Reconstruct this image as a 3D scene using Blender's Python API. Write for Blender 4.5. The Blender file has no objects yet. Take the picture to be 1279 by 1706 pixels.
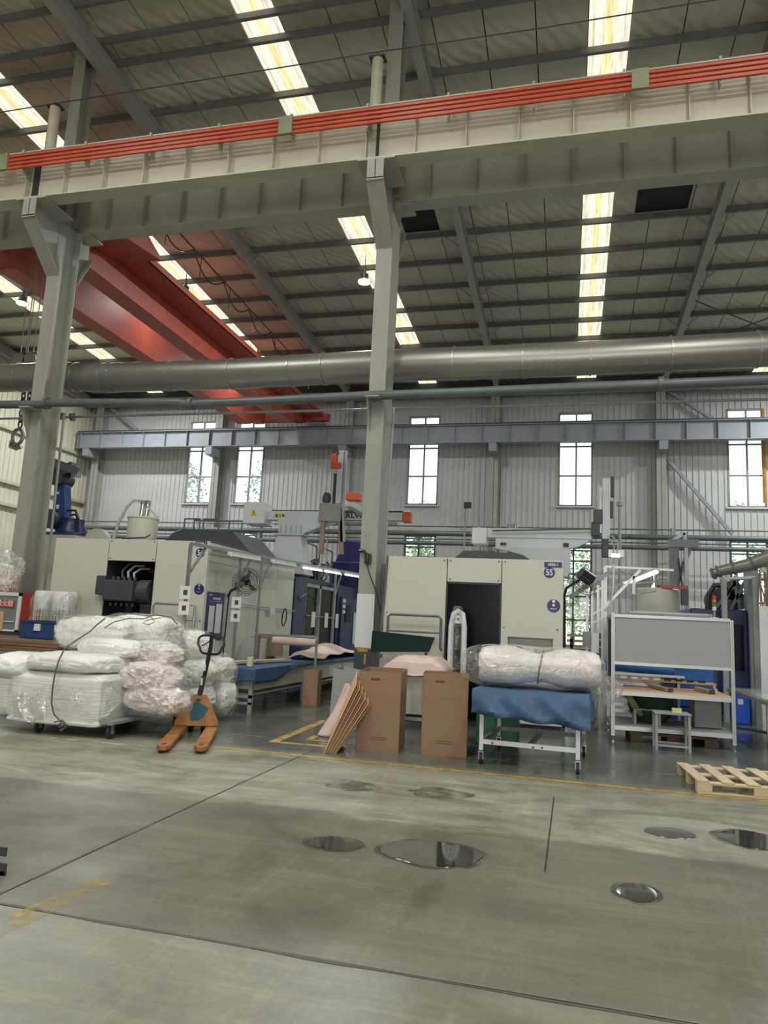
import bpy, math, random
from mathutils import Vector, Matrix, noise
R = math.radians
scn = bpy.context.scene
COL = scn.collection
random.seed(7)

# ------------------------------------------------------------------ camera
F, CAMH = 1204.0, 1.5
def cam_axes(yaw, pitch, roll):
    fw = Vector((-math.sin(yaw), math.cos(yaw), 0)); r = Vector((math.cos(yaw), math.sin(yaw), 0)); u = Vector((0, 0, 1))
    fw, u = fw*math.cos(pitch)+u*math.sin(pitch), u*math.cos(pitch)-fw*math.sin(pitch)
    r, u = r*math.cos(roll)+u*math.sin(roll), u*math.cos(roll)-r*math.sin(roll)
    return r, u, fw
AR, AU, AF = cam_axes(R(14.45), R(8.84), R(2.84))
EYE = Vector((0, 0, CAMH))
cd = bpy.data.cameras.new('camera'); cam = bpy.data.objects.new('camera', cd); COL.objects.link(cam)
cd.sensor_fit = 'HORIZONTAL'; cd.sensor_width = 36; cd.lens = F/1279*36; cd.clip_end = 300; cd.clip_start = .05
cam.matrix_world = Matrix(((AR.x, AU.x, -AF.x, EYE.x), (AR.y, AU.y, -AF.y, EYE.y), (AR.z, AU.z, -AF.z, EYE.z), (0, 0, 0, 1)))
scn.camera = cam
def at(px, py, X=None, Y=None, Z=None):
    """point of the place seen at a photo pixel, on a plane of known X, Y or Z"""
    d = AF + AR*((px-639.5)/F) - AU*((py-853)/F)
    t = Y/d.y if Y is not None else ((Z-CAMH)/d.z if Z is not None else X/d.x)
    return EYE + d*t

# ------------------------------------------------------------------ sky, lights, exposure
w = bpy.data.worlds.new('sky'); scn.world = w; w.use_nodes = True
wn = w.node_tree.nodes; wl = w.node_tree.links
bg = wn['Background']; bg.inputs[0].default_value = (.86, .93, 1, 1); bg.inputs[1].default_value = 2.6
scn.view_settings.view_transform = 'Standard'; scn.view_settings.look = 'None'
scn.view_settings.gamma = 1; scn.view_settings.use_curve_mapping = False
scn.view_settings.exposure = 0.0
SKYLIGHT = 1.3
def area(name, loc, sx, sy, power, color=(1, 1, 1), rot=(0, 0, 0)):
    l = bpy.data.lights.new(name, 'AREA'); l.shape = 'RECTANGLE'; l.size = sx; l.size_y = sy; l.energy = power; l.color = color
    o = bpy.data.objects.new(name, l); COL.objects.link(o); o.location = loc; o.rotation_euler = rot
    return o
ROOF_A, ROOF_B = 14.65, .062
def roof(y): return ROOF_A-ROOF_B*y
# added unseen area lamps under the near aisle roof, filling in for its daylight
for k in range(4):
    area('roof_fill_lamp', (.73-7.1*2+7.1*k+3, 2.5, roof(2.5)-.45), .9, 12, 330, (1, .97, .88), (R(-3.5), 0, 0))
area('rear_fill_lamp', (2, -19, 4.0), 12, 6, 1350, (1, .98, .93), (R(90), 0, 0))  # added fill lamp behind the camera; the rear wall has no gate

# ------------------------------------------------------------------ helpers
ORG = {}
class MB:
    def __init__(s): s.v = []; s.f = []; s.m = []
    def add(s, vs, fs, mi=0):
        n = len(s.v); s.v += [Vector(v) for v in vs]; s.f += [[i+n for i in f] for f in fs]; s.m += [mi]*len(fs); return s
    def bx(s, x0, x1, y0, y1, z0, z1, mi=0):
        x0, x1 = sorted((x0, x1)); y0, y1 = sorted((y0, y1)); z0, z1 = sorted((z0, z1))
        return s.add([(x, y, z) for z in (z0, z1) for y in (y0, y1) for x in (x0, x1)],
                     [(0, 2, 3, 1), (4, 5, 7, 6), (0, 1, 5, 4), (2, 6, 7, 3), (0, 4, 6, 2), (1, 3, 7, 5)], mi)
    def box(s, c, size, rot=(0, 0, 0), mi=0):
        from mathutils import Euler
        m = Euler(rot).to_matrix(); c = Vector(c); h = Vector(size)/2
        vs = [c + m @ Vector((x*h.x, y*h.y, z*h.z)) for z in (-1, 1) for y in (-1, 1) for x in (-1, 1)]
        return s.add(vs, [(0, 2, 3, 1), (4, 5, 7, 6), (0, 1, 5, 4), (2, 6, 7, 3), (0, 4, 6, 2), (1, 3, 7, 5)], mi)
    def bar(s, p0, p1, wx, wy, up=(0, 0, 1), mi=0):
        p0 = Vector(p0); p1 = Vector(p1); d = (p1-p0).normalized(); u = Vector(up)
        if abs(d.dot(u)) > .98: u = Vector((0, 1, 0))
        a = d.cross(u).normalized()*wx/2; b = d.cross(a).normalized()*wy/2
        vs = [p+i*a+j*b for p in (p0, p1) for j in (-1, 1) for i in (-1, 1)]
        return s.add(vs, [(0, 1, 3, 2), (4, 6, 7, 5), (0, 4, 5, 1), (2, 3, 7, 6), (0, 2, 6, 4), (1, 5, 7, 3)], mi)
    def cyl(s, p0, p1, r, n=12, r2=None, mi=0):
        return s.tube([p0, p1], [r, r if r2 is None else r2], n, mi)
    def tube(s, pts, r, n=8, mi=0, closed=False):
        pts = [Vector(p) for p in pts]; k = len(pts); rs = r if isinstance(r, (list, tuple)) else [r]*k
        base = len(s.v); a = None
        for i, p in enumerate(pts):
            if closed: d = pts[(i+1) % k]-pts[i-1]
            else: d = pts[min(i+1, k-1)]-pts[max(i-1, 0)]
            d.normalize()
            if a is None:
                a = d.cross(Vector((0, 0, 1)) if abs(d.z) < .9 else Vector((0, 1, 0))).normalized()
            else:
                a = (a-d*a.dot(d)).normalized()
            b = d.cross(a)
            for j in range(n):
                t = 2*math.pi*j/n; s.v.append(p+(a*math.cos(t)+b*math.sin(t))*rs[i])
        for i in range(k if closed else k-1):
            i2 = (i+1) % k
            for j in range(n):
                s.f.append([base+i*n+j, base+i*n+(j+1) % n, base+i2*n+(j+1) % n, base+i2*n+j]); s.m.append(mi)
        if not closed:
            s.f.append([base+j for j in range(n)][::-1]); s.f.append([base+(k-1)*n+j for j in range(n)]); s.m += [mi, mi]
        return s
    def prism(s, poly, axis, a, b, mi=0):
        n = len(poly)
        def P(p, t): return {'x': (t, p[0], p[1]), 'y': (p[0], t, p[1]), 'z': (p[0], p[1], t)}[axis]
        vs = [P(p, a) for p in poly]+[P(p, b) for p in poly]
        fs = [list(range(n))[::-1], [i+n for i in range(n)]]+[[i, (i+1) % n, (i+1) % n+n, i+n] for i in range(n)]
        return s.add(vs, fs, mi)
    def lathe(s, prof, c, n=20, mi=0):
        c = Vector(c); base = len(s.v); k = len(prof)
        for r, z in prof:
            for j in range(n):
                t = 2*math.pi*j/n; s.v.append(c+Vector((r*math.cos(t), r*math.sin(t), z)))
        for i in range(k-1):
            for j in range(n):
                s.f.append([base+i*n+j, base+i*n+(j+1) % n, base+(i+1)*n+(j+1) % n, base+(i+1)*n+j]); s.m.append(mi)
        s.f.append([base+j for j in range(n)][::-1]); s.f.append([base+(k-1)*n+j for j in range(n)]); s.m += [mi, mi]
        return s
    def grid(s, fn, nu, nv, mi=0, wrap=False):
        base = len(s.v)
        for i in range(nu+1):
            for j in range(nv+1): s.v.append(Vector(fn(i/nu, j/nv)))
        for i in range(nu):
            for j in range(nv):
                a = base+i*(nv+1)+j; s.f.append([a, a+nv+1, a+nv+2, a+1]); s.m.append(mi)
        return s
    def build(s, name, mat, parent=None, smooth=False, bevel=0, label=None, kind=None, solid=0, rnd=None, recalc=False):
        me = bpy.data.meshes.new(name)
        o3 = ORG.get(parent.name, Vector((0, 0, 0))) if parent else Vector((0, 0, 0))
        me.from_pydata([tuple(v-o3) for v in s.v], [], s.f)
        for m in (mat if isinstance(mat, (list, tuple)) else [mat]): me.materials.append(m)
        if len(me.materials) > 1: me.polygons.foreach_set('material_index', s.m)
        me.update()
        o = bpy.data.objects.new(name, me); COL.objects.link(o)
        if parent: o.parent = parent
        ORG[o.name] = o3
        if smooth:
            me.polygons.foreach_set('use_smooth', [True]*len(me.polygons))
            try: me.set_sharp_from_angle(angle=R(40))
            except Exception: pass
        if recalc:
            import bmesh
            b = bmesh.new(); b.from_mesh(me); bmesh.ops.remove_doubles(b, verts=b.verts, dist=1e-5); bmesh.ops.recalc_face_normals(b, faces=b.faces); b.to_mesh(me); b.free()
        if solid:
            q = o.modifiers.new('t', 'SOLIDIFY'); q.thickness = solid; q.offset = 0
        if bevel:
            q = o.modifiers.new('b', 'BEVEL'); q.width = bevel; q.segments = 1; q.limit_method = 'ANGLE'; q.angle_limit = R(50)
        if label: o['label'] = label
        if kind: o['kind'] = kind
        return o
def B(*a, **k): return MB().bx(*a, **k)
def thing(name, label, cat, loc, group=None, kind=None):
    o = bpy.data.objects.new(name, None); COL.objects.link(o); o.location = loc; o.empty_display_size = .1
    ORG[o.name] = Vector(loc); o['label'] = label
    if cat: o['category'] = cat
    if group: o['group'] = group
    if kind: o['kind'] = kind
    return o
def tag(o, label, cat=None, group=None, kind=None):
    o['label'] = label
    if cat: o['category'] = cat
    if group: o['group'] = group
    if kind: o['kind'] = kind
    return o
def piece(src, name, dloc, parent, rot=None):
    """another object sharing the mesh of src, shifted"""
    o = src.copy(); COL.objects.link(o); o.name = name; o.parent = parent; o.location = Vector(src.location)+Vector(dloc)
    if rot: o.rotation_euler = rot
    for k in ('label',):
        if k in o: del o[k]
    ORG[o.name] = ORG[src.name]
    return o

# ------------------------------------------------------------------ materials
def mat(name, col, rough=.5, metal=0, var=.12, scale=3, bump=0, bscale=40, col2=None, coat=0, rvar=.1, stretch=None, spec=.5, alpha=None, trans=0, bdist=0):
    m = bpy.data.materials.new(name); m.use_nodes = True; nt = m.node_tree; N = nt.nodes; L = nt.links
    p = N['Principled BSDF']; p.inputs['Metallic'].default_value = metal
    p.inputs['Specular IOR Level'].default_value = spec
    tc = N.new('ShaderNodeTexCoord'); mp = N.new('ShaderNodeMapping'); L.new(tc.outputs['Object'], mp.inputs[0])
    if stretch: mp.inputs['Scale'].default_value = stretch
    n = N.new('ShaderNodeTexNoise'); n.inputs['Scale'].default_value = scale; n.inputs['Detail'].default_value = 6; n.inputs['Roughness'].default_value = .62
    L.new(mp.outputs[0], n.inputs['Vector'])
    cr = N.new('ShaderNodeValToRGB'); c2 = col2 or tuple(c*(1-var*2.2) for c in col)
    cr.color_ramp.elements[0].position = .32; cr.color_ramp.elements[1].position = .68
    cr.color_ramp.elements[0].color = (*c2, 1); cr.color_ramp.elements[1].color = (*col, 1)
    L.new(n.outputs[0], cr.inputs[0]); L.new(cr.outputs[0], p.inputs['Base Color'])
    mr = N.new('ShaderNodeMapRange'); mr.inputs[3].default_value = max(.02, rough-rvar); mr.inputs[4].default_value = min(1, rough+rvar)
    L.new(n.outputs[0], mr.inputs[0]); L.new(mr.outputs[0], p.inputs['Roughness'])
    if coat: p.inputs['Coat Weight'].default_value = coat; p.inputs['Coat Roughness'].default_value = .12
    if bump:
        n2 = N.new('ShaderNodeTexNoise'); n2.inputs['Scale'].default_value = bscale; n2.inputs['Detail'].default_value = 5; n2.inputs['Distortion'].default_value = bdist
        L.new(mp.outputs[0], n2.inputs['Vector'])
        b = N.new('ShaderNodeBump'); b.inputs['Strength'].default_value = bump; b.inputs['Distance'].default_value = .02
        L.new(n2.outputs[0], b.inputs['Height']); L.new(b.outputs[0], p.inputs['Normal'])
        if coat: L.new(b.outputs[0], p.inputs['Coat Normal'])
    return m
def emit(name, col, s):
    m = bpy.data.materials.new(name); m.use_nodes = True; N = m.node_tree.nodes; L = m.node_tree.links
    N.remove(N['Principled BSDF']); e = N.new('ShaderNodeEmission'); e.inputs[0].default_value = (*col, 1); e.inputs[1].default_value = s
    L.new(e.outputs[0], N['Material Output'].inputs[0]); return m
M = {}
M['column'] = mat('column_paint', (.36, .355, .31), .45, var=.08, scale=2, stretch=(3, 3, .5), bump=.1, bscale=8)
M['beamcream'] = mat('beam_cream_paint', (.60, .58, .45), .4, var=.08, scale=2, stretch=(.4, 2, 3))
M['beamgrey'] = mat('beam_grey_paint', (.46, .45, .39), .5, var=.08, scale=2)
M['rafter'] = mat('rafter_paint', (.44, .43, .40), .5, var=.08)
M['purlin'] = mat('purlin_galv', (.23, .23, .225), .5, metal=.1, var=.12, scale=3)
M['far'] = mat('far_paint_haze_tint', (.33, .35, .40), .5, var=.06)  # grey paint with bluish distance haze tinted into the colour
M['wallback'] = mat('back_cladding', (.62, .62, .61), .45, var=.06, scale=1.2, stretch=(.3, 1, .6))
M['wallleft'] = mat('left_cladding', (.72, .70, .55), .5, var=.06, scale=1.2)
M['galv'] = mat('galvanised_steel', (.36, .35, .315), .36, metal=.7, var=.07, scale=1.2, rvar=.05, stretch=(.25, 1, 1))
M['pipedark'] = mat('dark_pipe_paint', (.13, .15, .155), .35, var=.1)
M['pipegrey'] = mat('grey_pipe_paint', (.34, .35, .34), .4, var=.1)
M['red'] = mat('crane_red', (.52, .10, .065), .5, var=.14, scale=1.5, bump=.05)
M['conductor'] = mat('conductor_orange_red', (.62, .085, .04), .4, var=.08)
M['cream'] = mat('machine_cream', (.60, .585, .51), .38, var=.03, scale=1.5, rvar=.05)
M['creamd'] = mat('machine_cream_dull', (.50, .49, .42), .45, var=.05)
M['seam'] = mat('dark_seam', (.05, .05, .05), .7)
M['black'] = mat('black_plastic', (.015, .016, .018), .35, var=.2)
M['blackgloss'] = mat('black_glass_door', (.006, .007, .010), .2, var=.1, rvar=.04, spec=.12)
M['darkgrey'] = mat('dark_grey_paint', (.06, .065, .075), .5, var=.15)
M['iron'] = mat('cast_iron', (.085, .09, .1), .5, metal=.2, var=.2, scale=8, bump=.3)
M['chrome'] = mat('chrome', (.7, .7, .7), .12, metal=1, var=.05, rvar=.05)
M['steel'] = mat('brushed_steel', (.45, .45, .44), .35, metal=.8, var=.1)
M['alu'] = mat('aluminium_profile', (.48, .49, .485), .35, metal=.5, var=.05)
M['navy'] = mat('navy_blue', (.014, .020, .105), .35, var=.15)
M['bluep'] = mat('robot_blue', (.018, .06, .22), .4, var=.15)
M['purple'] = mat('sticker_blue', (.030, .022, .145), .4, var=.04)
M['white'] = mat('white_paint', (.72, .73, .74), .4, var=.03)
M['whiteb'] = mat('robot_white', (.60, .63, .66), .4, var=.03)
M['paper'] = mat('paper', (.72, .72, .70), .7, var=.06)
M['pink'] = mat('pink_foam', (.70, .52, .48), .75, var=.06, scale=5, bump=.25, bscale=12)
M['foam'] = mat('white_foam', (.88, .87, .83), .5, var=.06, scale=4, coat=.35, bump=.8, bscale=6, bdist=2.5, stretch=(.6, 1.3, 1.3))
M['foamlayer'] = mat('foam_layers', (.86, .86, .82), .55, var=.10, scale=3, stretch=(.6, .6, 14), coat=.3, bump=.6, bscale=4, bdist=1)
M['foampink'] = mat('pinkish_foam', (.85, .79, .76), .5, var=.08, scale=4, coat=.4, bump=.8, bscale=6, bdist=2.5, stretch=(.6, 1.3, 1.3))
M['carton'] = mat('corrugated_carton', (.32, .19, .115), .75, var=.05, scale=2, stretch=(.4, .4, 6))
M['cartonin'] = mat('carton_inside', (.36, .20, .115), .8, var=.06)
M['print'] = mat('carton_print', (.10, .05, .035), .8)
M['orange'] = mat('jack_orange', (.50, .19, .04), .55, var=.18, scale=9, col2=(.20, .095, .035))
M['teal'] = mat('teal_paint_patch', (.015, .11, .15), .6, var=.2, scale=9)
M['cloth'] = mat('blue_cloth', (.04, .10, .22), .7, var=.18, scale=6, bump=.25, bscale=20)
M['clothcover'] = mat('blue_cover', (.065, .15, .29), .55, var=.16, scale=3, bump=.3, bscale=14, coat=.1)  # the cart cover's own lighter blue
M['wood'] = mat('pine', (.66, .53, .34), .6, var=.10, scale=4, stretch=(4, 1, 10), bump=.1)
M['tan'] = mat('tan_board', (.66, .40, .22), .55, var=.06)
M['grey'] = mat('grey_board', (.36, .37, .37), .5, var=.02)
M['greybox'] = mat('grey_cabinet', (.27, .29, .29), .45, var=.04)
M['rubber'] = mat('rubber', (.035, .033, .03), .7, var=.2)
M['green'] = mat('green_crate', (.015, .17, .07), .45, var=.1)
M['bluecr'] = mat('blue_crate', (.02, .13, .42), .45, var=.12)
M['bluedk'] = mat('blue_bin', (.02, .06, .20), .45, var=.12)
M['rope'] = mat('rope', (.16, .145, .12), .8, var=.2, scale=30)
M['orangered'] = mat('orange_red_cap', (.75, .12, .04), .45)
M['yellow'] = mat('yellow_sticker', (.75, .62, .05), .5)
M['redbox'] = mat('red_paint', (.45, .04, .03), .4, var=.08)
M['redsign'] = mat('red_sign', (.62, .05, .035), .5)
M['winframe'] = mat('window_frame', (.30, .30, .29), .5, var=.05)
M['windark'] = mat('dark_green_window_frame', (.05, .075, .055), .5, var=.05)
M['ltgreen'] = mat('tower_green', (.02, .30, .10), .3); M['ltorange'] = mat('tower_orange', (.75, .20, .02), .3); M['ltred'] = mat('tower_red', (.6, .03, .03), .3)
M['lamp'] = emit('lamp_glow', (1, 1, .98), 14)
M['tube'] = emit('tube_glow', (.93, 1, .97), 5)
M['leaf'] = mat('leaves', (.22, .28, .07), .6, var=.3, scale=1, col2=(.07, .12, .03)); M['bark'] = mat('bark', (.12, .09, .06), .9)
M['vent'] = mat('vent_black', (.012, .013, .016), .6)
M['stain'] = mat('wear', (.10, .095, .08), .6)
M['hose'] = mat('clear_hose', (.45, .45, .42), .3, var=.05)
M['brownp'] = mat('brown_column', (.35, .24, .18), .6)
M['cardstack'] = mat('card_stack', (.25, .15, .09), .8, var=.2, scale=3, stretch=(.5, .5, 30))
M['wrapdark'] = mat('wrapped_sheets', (.36, .35, .37), .3, var=.3, scale=3, stretch=(.7, .7, 25), coat=.5, bump=.6, bscale=4)

def film(name, op=.25, rough=.08, scale=9):
    m = bpy.data.materials.new(name); m.use_nodes = True; N = m.node_tree.nodes; L = m.node_tree.links
    N.remove(N['Principled BSDF'])
    t = N.new('ShaderNodeBsdfTransparent'); t.inputs[0].default_value = (1, 1, 1, 1)
    g = N.new('ShaderNodeBsdfGlossy'); g.inputs['Roughness'].default_value = rough; g.inputs[0].default_value = (1, 1, 1, 1)
    d = N.new('ShaderNodeBsdfTranslucent'); d.inputs[0].default_value = (.95, .95, .95, 1)
    mx = N.new('ShaderNodeMixShader'); mx.inputs[0].default_value = .35
    mix = N.new('ShaderNodeMixShader')
    tc = N.new('ShaderNodeTexCoord'); n = N.new('ShaderNodeTexNoise'); n.inputs['Scale'].default_value = scale; n.inputs['Detail'].default_value = 3; n.inputs['Distortion'].default_value = 1.5
    L.new(tc.outputs['Object'], n.inputs['Vector'])
    b = N.new('ShaderNodeBump'); b.inputs['Strength'].default_value = .9; b.inputs['Distance'].default_value = .05
    L.new(n.outputs[0], b.inputs['Height']); L.new(b.outputs[0], g.inputs['Normal'])
    mr = N.new('ShaderNodeMapRange'); mr.inputs[1].default_value = .35; mr.inputs[2].default_value = .7; mr.inputs[3].default_value = op*.4; mr.inputs[4].default_value = op*1.6
    L.new(n.outputs[0], mr.inputs[0]); L.new(mr.outputs[0], mix.inputs[0])
    L.new(g.outputs[0], mx.inputs[1]); L.new(d.outputs[0], mx.inputs[2])
    L.new(t.outputs[0], mix.inputs[1]); L.new(mx.outputs[0], mix.inputs[2]); L.new(mix.outputs[0], N['Material Output'].inputs[0])
    return m
M['film'] = film('clear_wrap', .24); M['filmhazy'] = film('hazy_wrap', .45)
def glass(name, tint, haze=.12):
    m = bpy.data.materials.new(name); m.use_nodes = True; N = m.node_tree.nodes; L = m.node_tree.links
    N.remove(N['Principled BSDF'])
    t = N.new('ShaderNodeBsdfTransparent'); t.inputs[0].default_value = (*tint, 1)
    g = N.new('ShaderNodeBsdfGlossy'); g.inputs['Roughness'].default_value = .05
    d = N.new('ShaderNodeBsdfTranslucent'); d.inputs[0].default_value = (.9, .9, .9, 1)
    a = N.new('ShaderNodeMixShader'); a.inputs[0].default_value = haze
    b = N.new('ShaderNodeMixShader'); b.inputs[0].default_value = .05
    L.new(t.outputs[0], a.inputs[1]); L.new(d.outputs[0], a.inputs[2]); L.new(a.outputs[0], b.inputs[1]); L.new(g.outputs[0], b.inputs[2])
    L.new(b.outputs[0], N['Material Output'].inputs[0]); return m
M['glass'] = glass('window_glass', (.93, .96, .95), .14)
M['glassgreen'] = glass('dusty_glass', (.80, .88, .74), .10)
M['glassdark'] = glass('guard_acrylic', (.25, .3, .3), .06)

def skylight_mat():
    m = bpy.data.materials.new('roof_light_sheet'); m.use_nodes = True; N = m.node_tree.nodes; L = m.node_tree.links
    N.remove(N['Principled BSDF'])
    tc = N.new('ShaderNodeTexCoord'); sx = N.new('ShaderNodeSeparateXYZ'); L.new(tc.outputs['Object'], sx.inputs[0])
    r = N.new('ShaderNodeValToRGB'); el = r.color_ramp.elements
    a, b_ = (1, .95, .76), (1, .84, .45)
    el[0].position = 0; el[0].color = (*a, 1); el[1].position = 1; el[1].color = (*a, 1)
    for p, c in ((.12, (.75, .72, .58)), (.2, a), (.36, a), (.42, b_), (.58, b_), (.63, (.9, .86, .68)), (.8, a), (.88, (.72, .70, .58))):
        e = el.new(p); e.color = (*c, 1)
    mr = N.new('ShaderNodeMapRange'); mr.inputs[1].default_value = -.4; mr.inputs[2].default_value = .4
    L.new(sx.outputs[0], mr.inputs[0]); L.new(mr.outputs[0], r.inputs[0])
    mp = N.new('ShaderNodeMapping'); mp.inputs['Scale'].default_value = (16, .9, 1); L.new(tc.outputs['Object'], mp.inputs[0])
    n = N.new('ShaderNodeTexNoise'); n.inputs['Scale'].default_value = 1.3; n.inputs['Detail'].default_value = 7; n.inputs['Roughness'].default_value = .7; L.new(mp.outputs[0], n.inputs['Vector'])
    c2 = N.new('ShaderNodeValToRGB'); c2.color_ramp.elements[0].position = .3; c2.color_ramp.elements[0].color = (.50, .47, .36, 1); c2.color_ramp.elements[1].position = .56; c2.color_ramp.elements[1].color = (1, 1, 1, 1)
    L.new(n.outputs[0], c2.inputs[0])
    mu = N.new('ShaderNodeMix'); mu.data_type = 'RGBA'; mu.blend_type = 'MULTIPLY'; mu.inputs[0].default_value = 1
    L.new(r.outputs[0], mu.inputs[6]); L.new(c2.outputs[0], mu.inputs[7])
    e = N.new('ShaderNodeEmission'); e.inputs[1].default_value = SKYLIGHT; L.new(mu.outputs[2], e.inputs[0])
    L.new(e.outputs[0], N['Material Output'].inputs[0]); return m
M['sky'] = skylight_mat()

def ceiling_mat():
    m = mat('insulated_roof', (.68, .635, .53), .62, var=.08, scale=.9)
    nt = m.node_tree; N = nt.nodes; L = nt.links; p = N['Principled BSDF']
    tc = N.new('ShaderNodeTexCoord'); mp = N.new('ShaderNodeMapping'); mp.inputs['Rotation'].default_value = (0, 0, R(38)); L.new(tc.outputs['Object'], mp.inputs[0])
    wv = N.new('ShaderNodeTexWave'); wv.inputs['Scale'].default_value = 1.1; wv.inputs['Distortion'].default_value = 7; wv.inputs['Detail'].default_value = 3; L.new(mp.outputs[0], wv.inputs[0])
    b = N.new('ShaderNodeBump'); b.inputs['Strength'].default_value = .35; b.inputs['Distance'].default_value = .05; L.new(wv.outputs[1], b.inputs['Height']); L.new(b.outputs[0], p.inputs['Normal'])
    return m
M['ceiling'] = ceiling_mat()

def floor_mat():
    m = bpy.data.materials.new('concrete_floor'); m.use_nodes = True; N = m.node_tree.nodes; L = m.node_tree.links
    p = N['Principled BSDF']; geo = N.new('ShaderNodeNewGeometry')
    def nz(scale, det=6, rough=.6, st=(1, 1, 1), dist=0, rot=0):
        mp = N.new('ShaderNodeMapping'); mp.inputs['Scale'].default_value = st; mp.inputs['Rotation'].default_value = (0, 0, R(rot)); L.new(geo.outputs['Position'], mp.inputs[0])
        n = N.new('ShaderNodeTexNoise'); n.inputs['Scale'].default_value = scale; n.inputs['Detail'].default_value = det; n.inputs['Roughness'].default_value = rough; n.inputs['Distortion'].default_value = dist
        L.new(mp.outputs[0], n.inputs['Vector']); return n
    def ramp(src, a, b, ca, cb):
        r = N.new('ShaderNodeValToRGB'); r.color_ramp.elements[0].position = a; r.color_ramp.elements[1].position = b
        r.color_ramp.elements[0].color = (*ca, 1); r.color_ramp.elements[1].color = (*cb, 1); L.new(src, r.inputs[0]); return r
    def mix(f, a, b, mode='MIX'):
        x = N.new('ShaderNodeMix'); x.data_type = 'RGBA'; x.blend_type = mode
        if isinstance(f, float): x.inputs[0].default_value = f
        else: L.new(f, x.inputs[0])
        L.new(a, x.inputs[6]); L.new(b, x.inputs[7]); return x.outputs[2]
    base = ramp(nz(.55, 8, .65, dist=.6).outputs[0], .3, .7, (.115, .108, .086), (.215, .205, .168))
    old = ramp(nz(1.1, 8, .7, (.6, 1.6, 1), 1.2).outputs[0], .34, .66, (.15, .145, .112), (.345, .34, .285))
    green = ramp(nz(.7, 7, .6, (1, .5, 1)).outputs[0], .3, .7, (.075, .082, .072), (.15, .162, .145))
    sx = N.new('ShaderNodeSeparateXYZ'); L.new(geo.outputs['Position'], sx.inputs[0])
    # wavy limit between the newer slab and the older worn surface, and the painted work area past the line
    wob = nz(.9, 4, .6)
    ad = N.new('ShaderNodeMath'); ad.operation = 'MULTIPLY_ADD'; L.new(wob.outputs[0], ad.inputs[0]); ad.inputs[1].default_value = .9; L.new(sx.outputs[1], ad.inputs[2])
    def step(src, lo, hi):
        r = N.new('ShaderNodeMapRange'); r.inputs[1].default_value = lo; r.inputs[2].default_value = hi; L.new(src, r.inputs[0]); return r.outputs[0]
    near = ramp(nz(.8, 8, .68, (1, 1, 1), .8).outputs[0], .32, .68, (.15, .15, .122), (.27, .268, .225))
    s0 = step(sx.outputs[1], 3.365, 3.375)
    s1 = step(ad.outputs[0], 6.15, 6.22); s2 = step(sx.outputs[1], 7.9, 8.3)
    c = mix(s0, near.outputs[0], base.outputs[0]); c = mix(s1, c, old.outputs[0]); c = mix(s2, c, green.outputs[0])
    # stains and scuffs
    st = ramp(nz(.9, 7, .65, (1, .8, 1), .8).outputs[0], .54, .72, (1, 1, 1), (.60, .58, .53)); c = mix(1.0, c, st.outputs[0], 'MULTIPLY')
    sc = ramp(nz(2.2, 6, .75, (.25, 3.2, 1), 1, 30).outputs[0], .48, .70, (1, 1, 1), (1.30, 1.27, 1.19)); c = mix(1.0, c, sc.outputs[0], 'MULTIPLY')
    sc2 = ramp(nz(1.7, 6, .8, (3.6, .22, 1), 1.4, -24).outputs[0], .52, .70, (1, 1, 1), (1.24, 1.22, 1.15)); c = mix(1.0, c, sc2.outputs[0], 'MULTIPLY')
    bl = ramp(nz(.32, 3, .5).outputs[0], .3, .7, (.86, .86, .88), (1.12, 1.10, 1.06)); c = mix(1.0, c, bl.outputs[0], 'MULTIPLY')
    sp = ramp(nz(28, 3, .7).outputs[0], .35, .75, (.90, .90, .89), (1.07, 1.07, 1.06)); c = mix(1.0, c, sp.outputs[0], 'MULTIPLY')
    L.new(c, p.inputs['Base Color'])
    rr = N.new('ShaderNodeMapRange'); rr.inputs[1].default_value = .3; rr.inputs[2].default_value = .7; rr.inputs[3].default_value = .30; rr.inputs[4].default_value = .58
    L.new(nz(1.4, 6, .6).outputs[0], rr.inputs[0])
    r2 = N.new('ShaderNodeMapRange'); r2.inputs[1].default_value = .3; r2.inputs[2].default_value = .7; r2.inputs[3].default_value = .10; r2.inputs[4].default_value = .34
    L.new(nz(1.0, 6, .6).outputs[0], r2.inputs[0])
    x = N.new('ShaderNodeMix'); L.new(s2, x.inputs[0]); L.new(rr.outputs[0], x.inputs[2]); L.new(r2.outputs[0], x.inputs[3]); L.new(x.outputs[0], p.inputs['Roughness'])
    b = N.new('ShaderNodeBump'); b.inputs['Strength'].default_value = .12; b.inputs['Distance'].default_value = .01; L.new(nz(9, 5, .6).outputs[0], b.inputs['Height']); L.new(b.outputs[0], p.inputs['Normal'])
    return m
M['floor'] = floor_mat()
M['joint'] = mat('joint_dirt', (.05, .045, .035), .9)
def worn_paint(name, col, lo, hi, scale=6):
    m = mat(name, col, .45, var=.1, scale=5); N = m.node_tree.nodes; L = m.node_tree.links
    t = N.new('ShaderNodeBsdfTransparent'); mx = N.new('ShaderNodeMixShader'); tc = N.new('ShaderNodeTexCoord')
    n = N.new('ShaderNodeTexNoise'); n.inputs['Scale'].default_value = scale; n.inputs['Detail'].default_value = 8; n.inputs['Roughness'].default_value = .7
    L.new(tc.outputs['Object'], n.inputs['Vector']); mr = N.new('ShaderNodeMapRange'); mr.inputs[1].default_value = lo; mr.inputs[2].default_value = hi
    L.new(n.outputs[0], mr.inputs[0]); L.new(mr.outputs[0], mx.inputs[0]); L.new(t.outputs[0], mx.inputs[1]); L.new(N['Principled BSDF'].outputs[0], mx.inputs[2])
    L.new(mx.outputs[0], N['Material Output'].inputs[0]); return m
M['yline'] = worn_paint('yellow_floor_paint', (.50, .33, .06), .30, .50)
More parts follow.
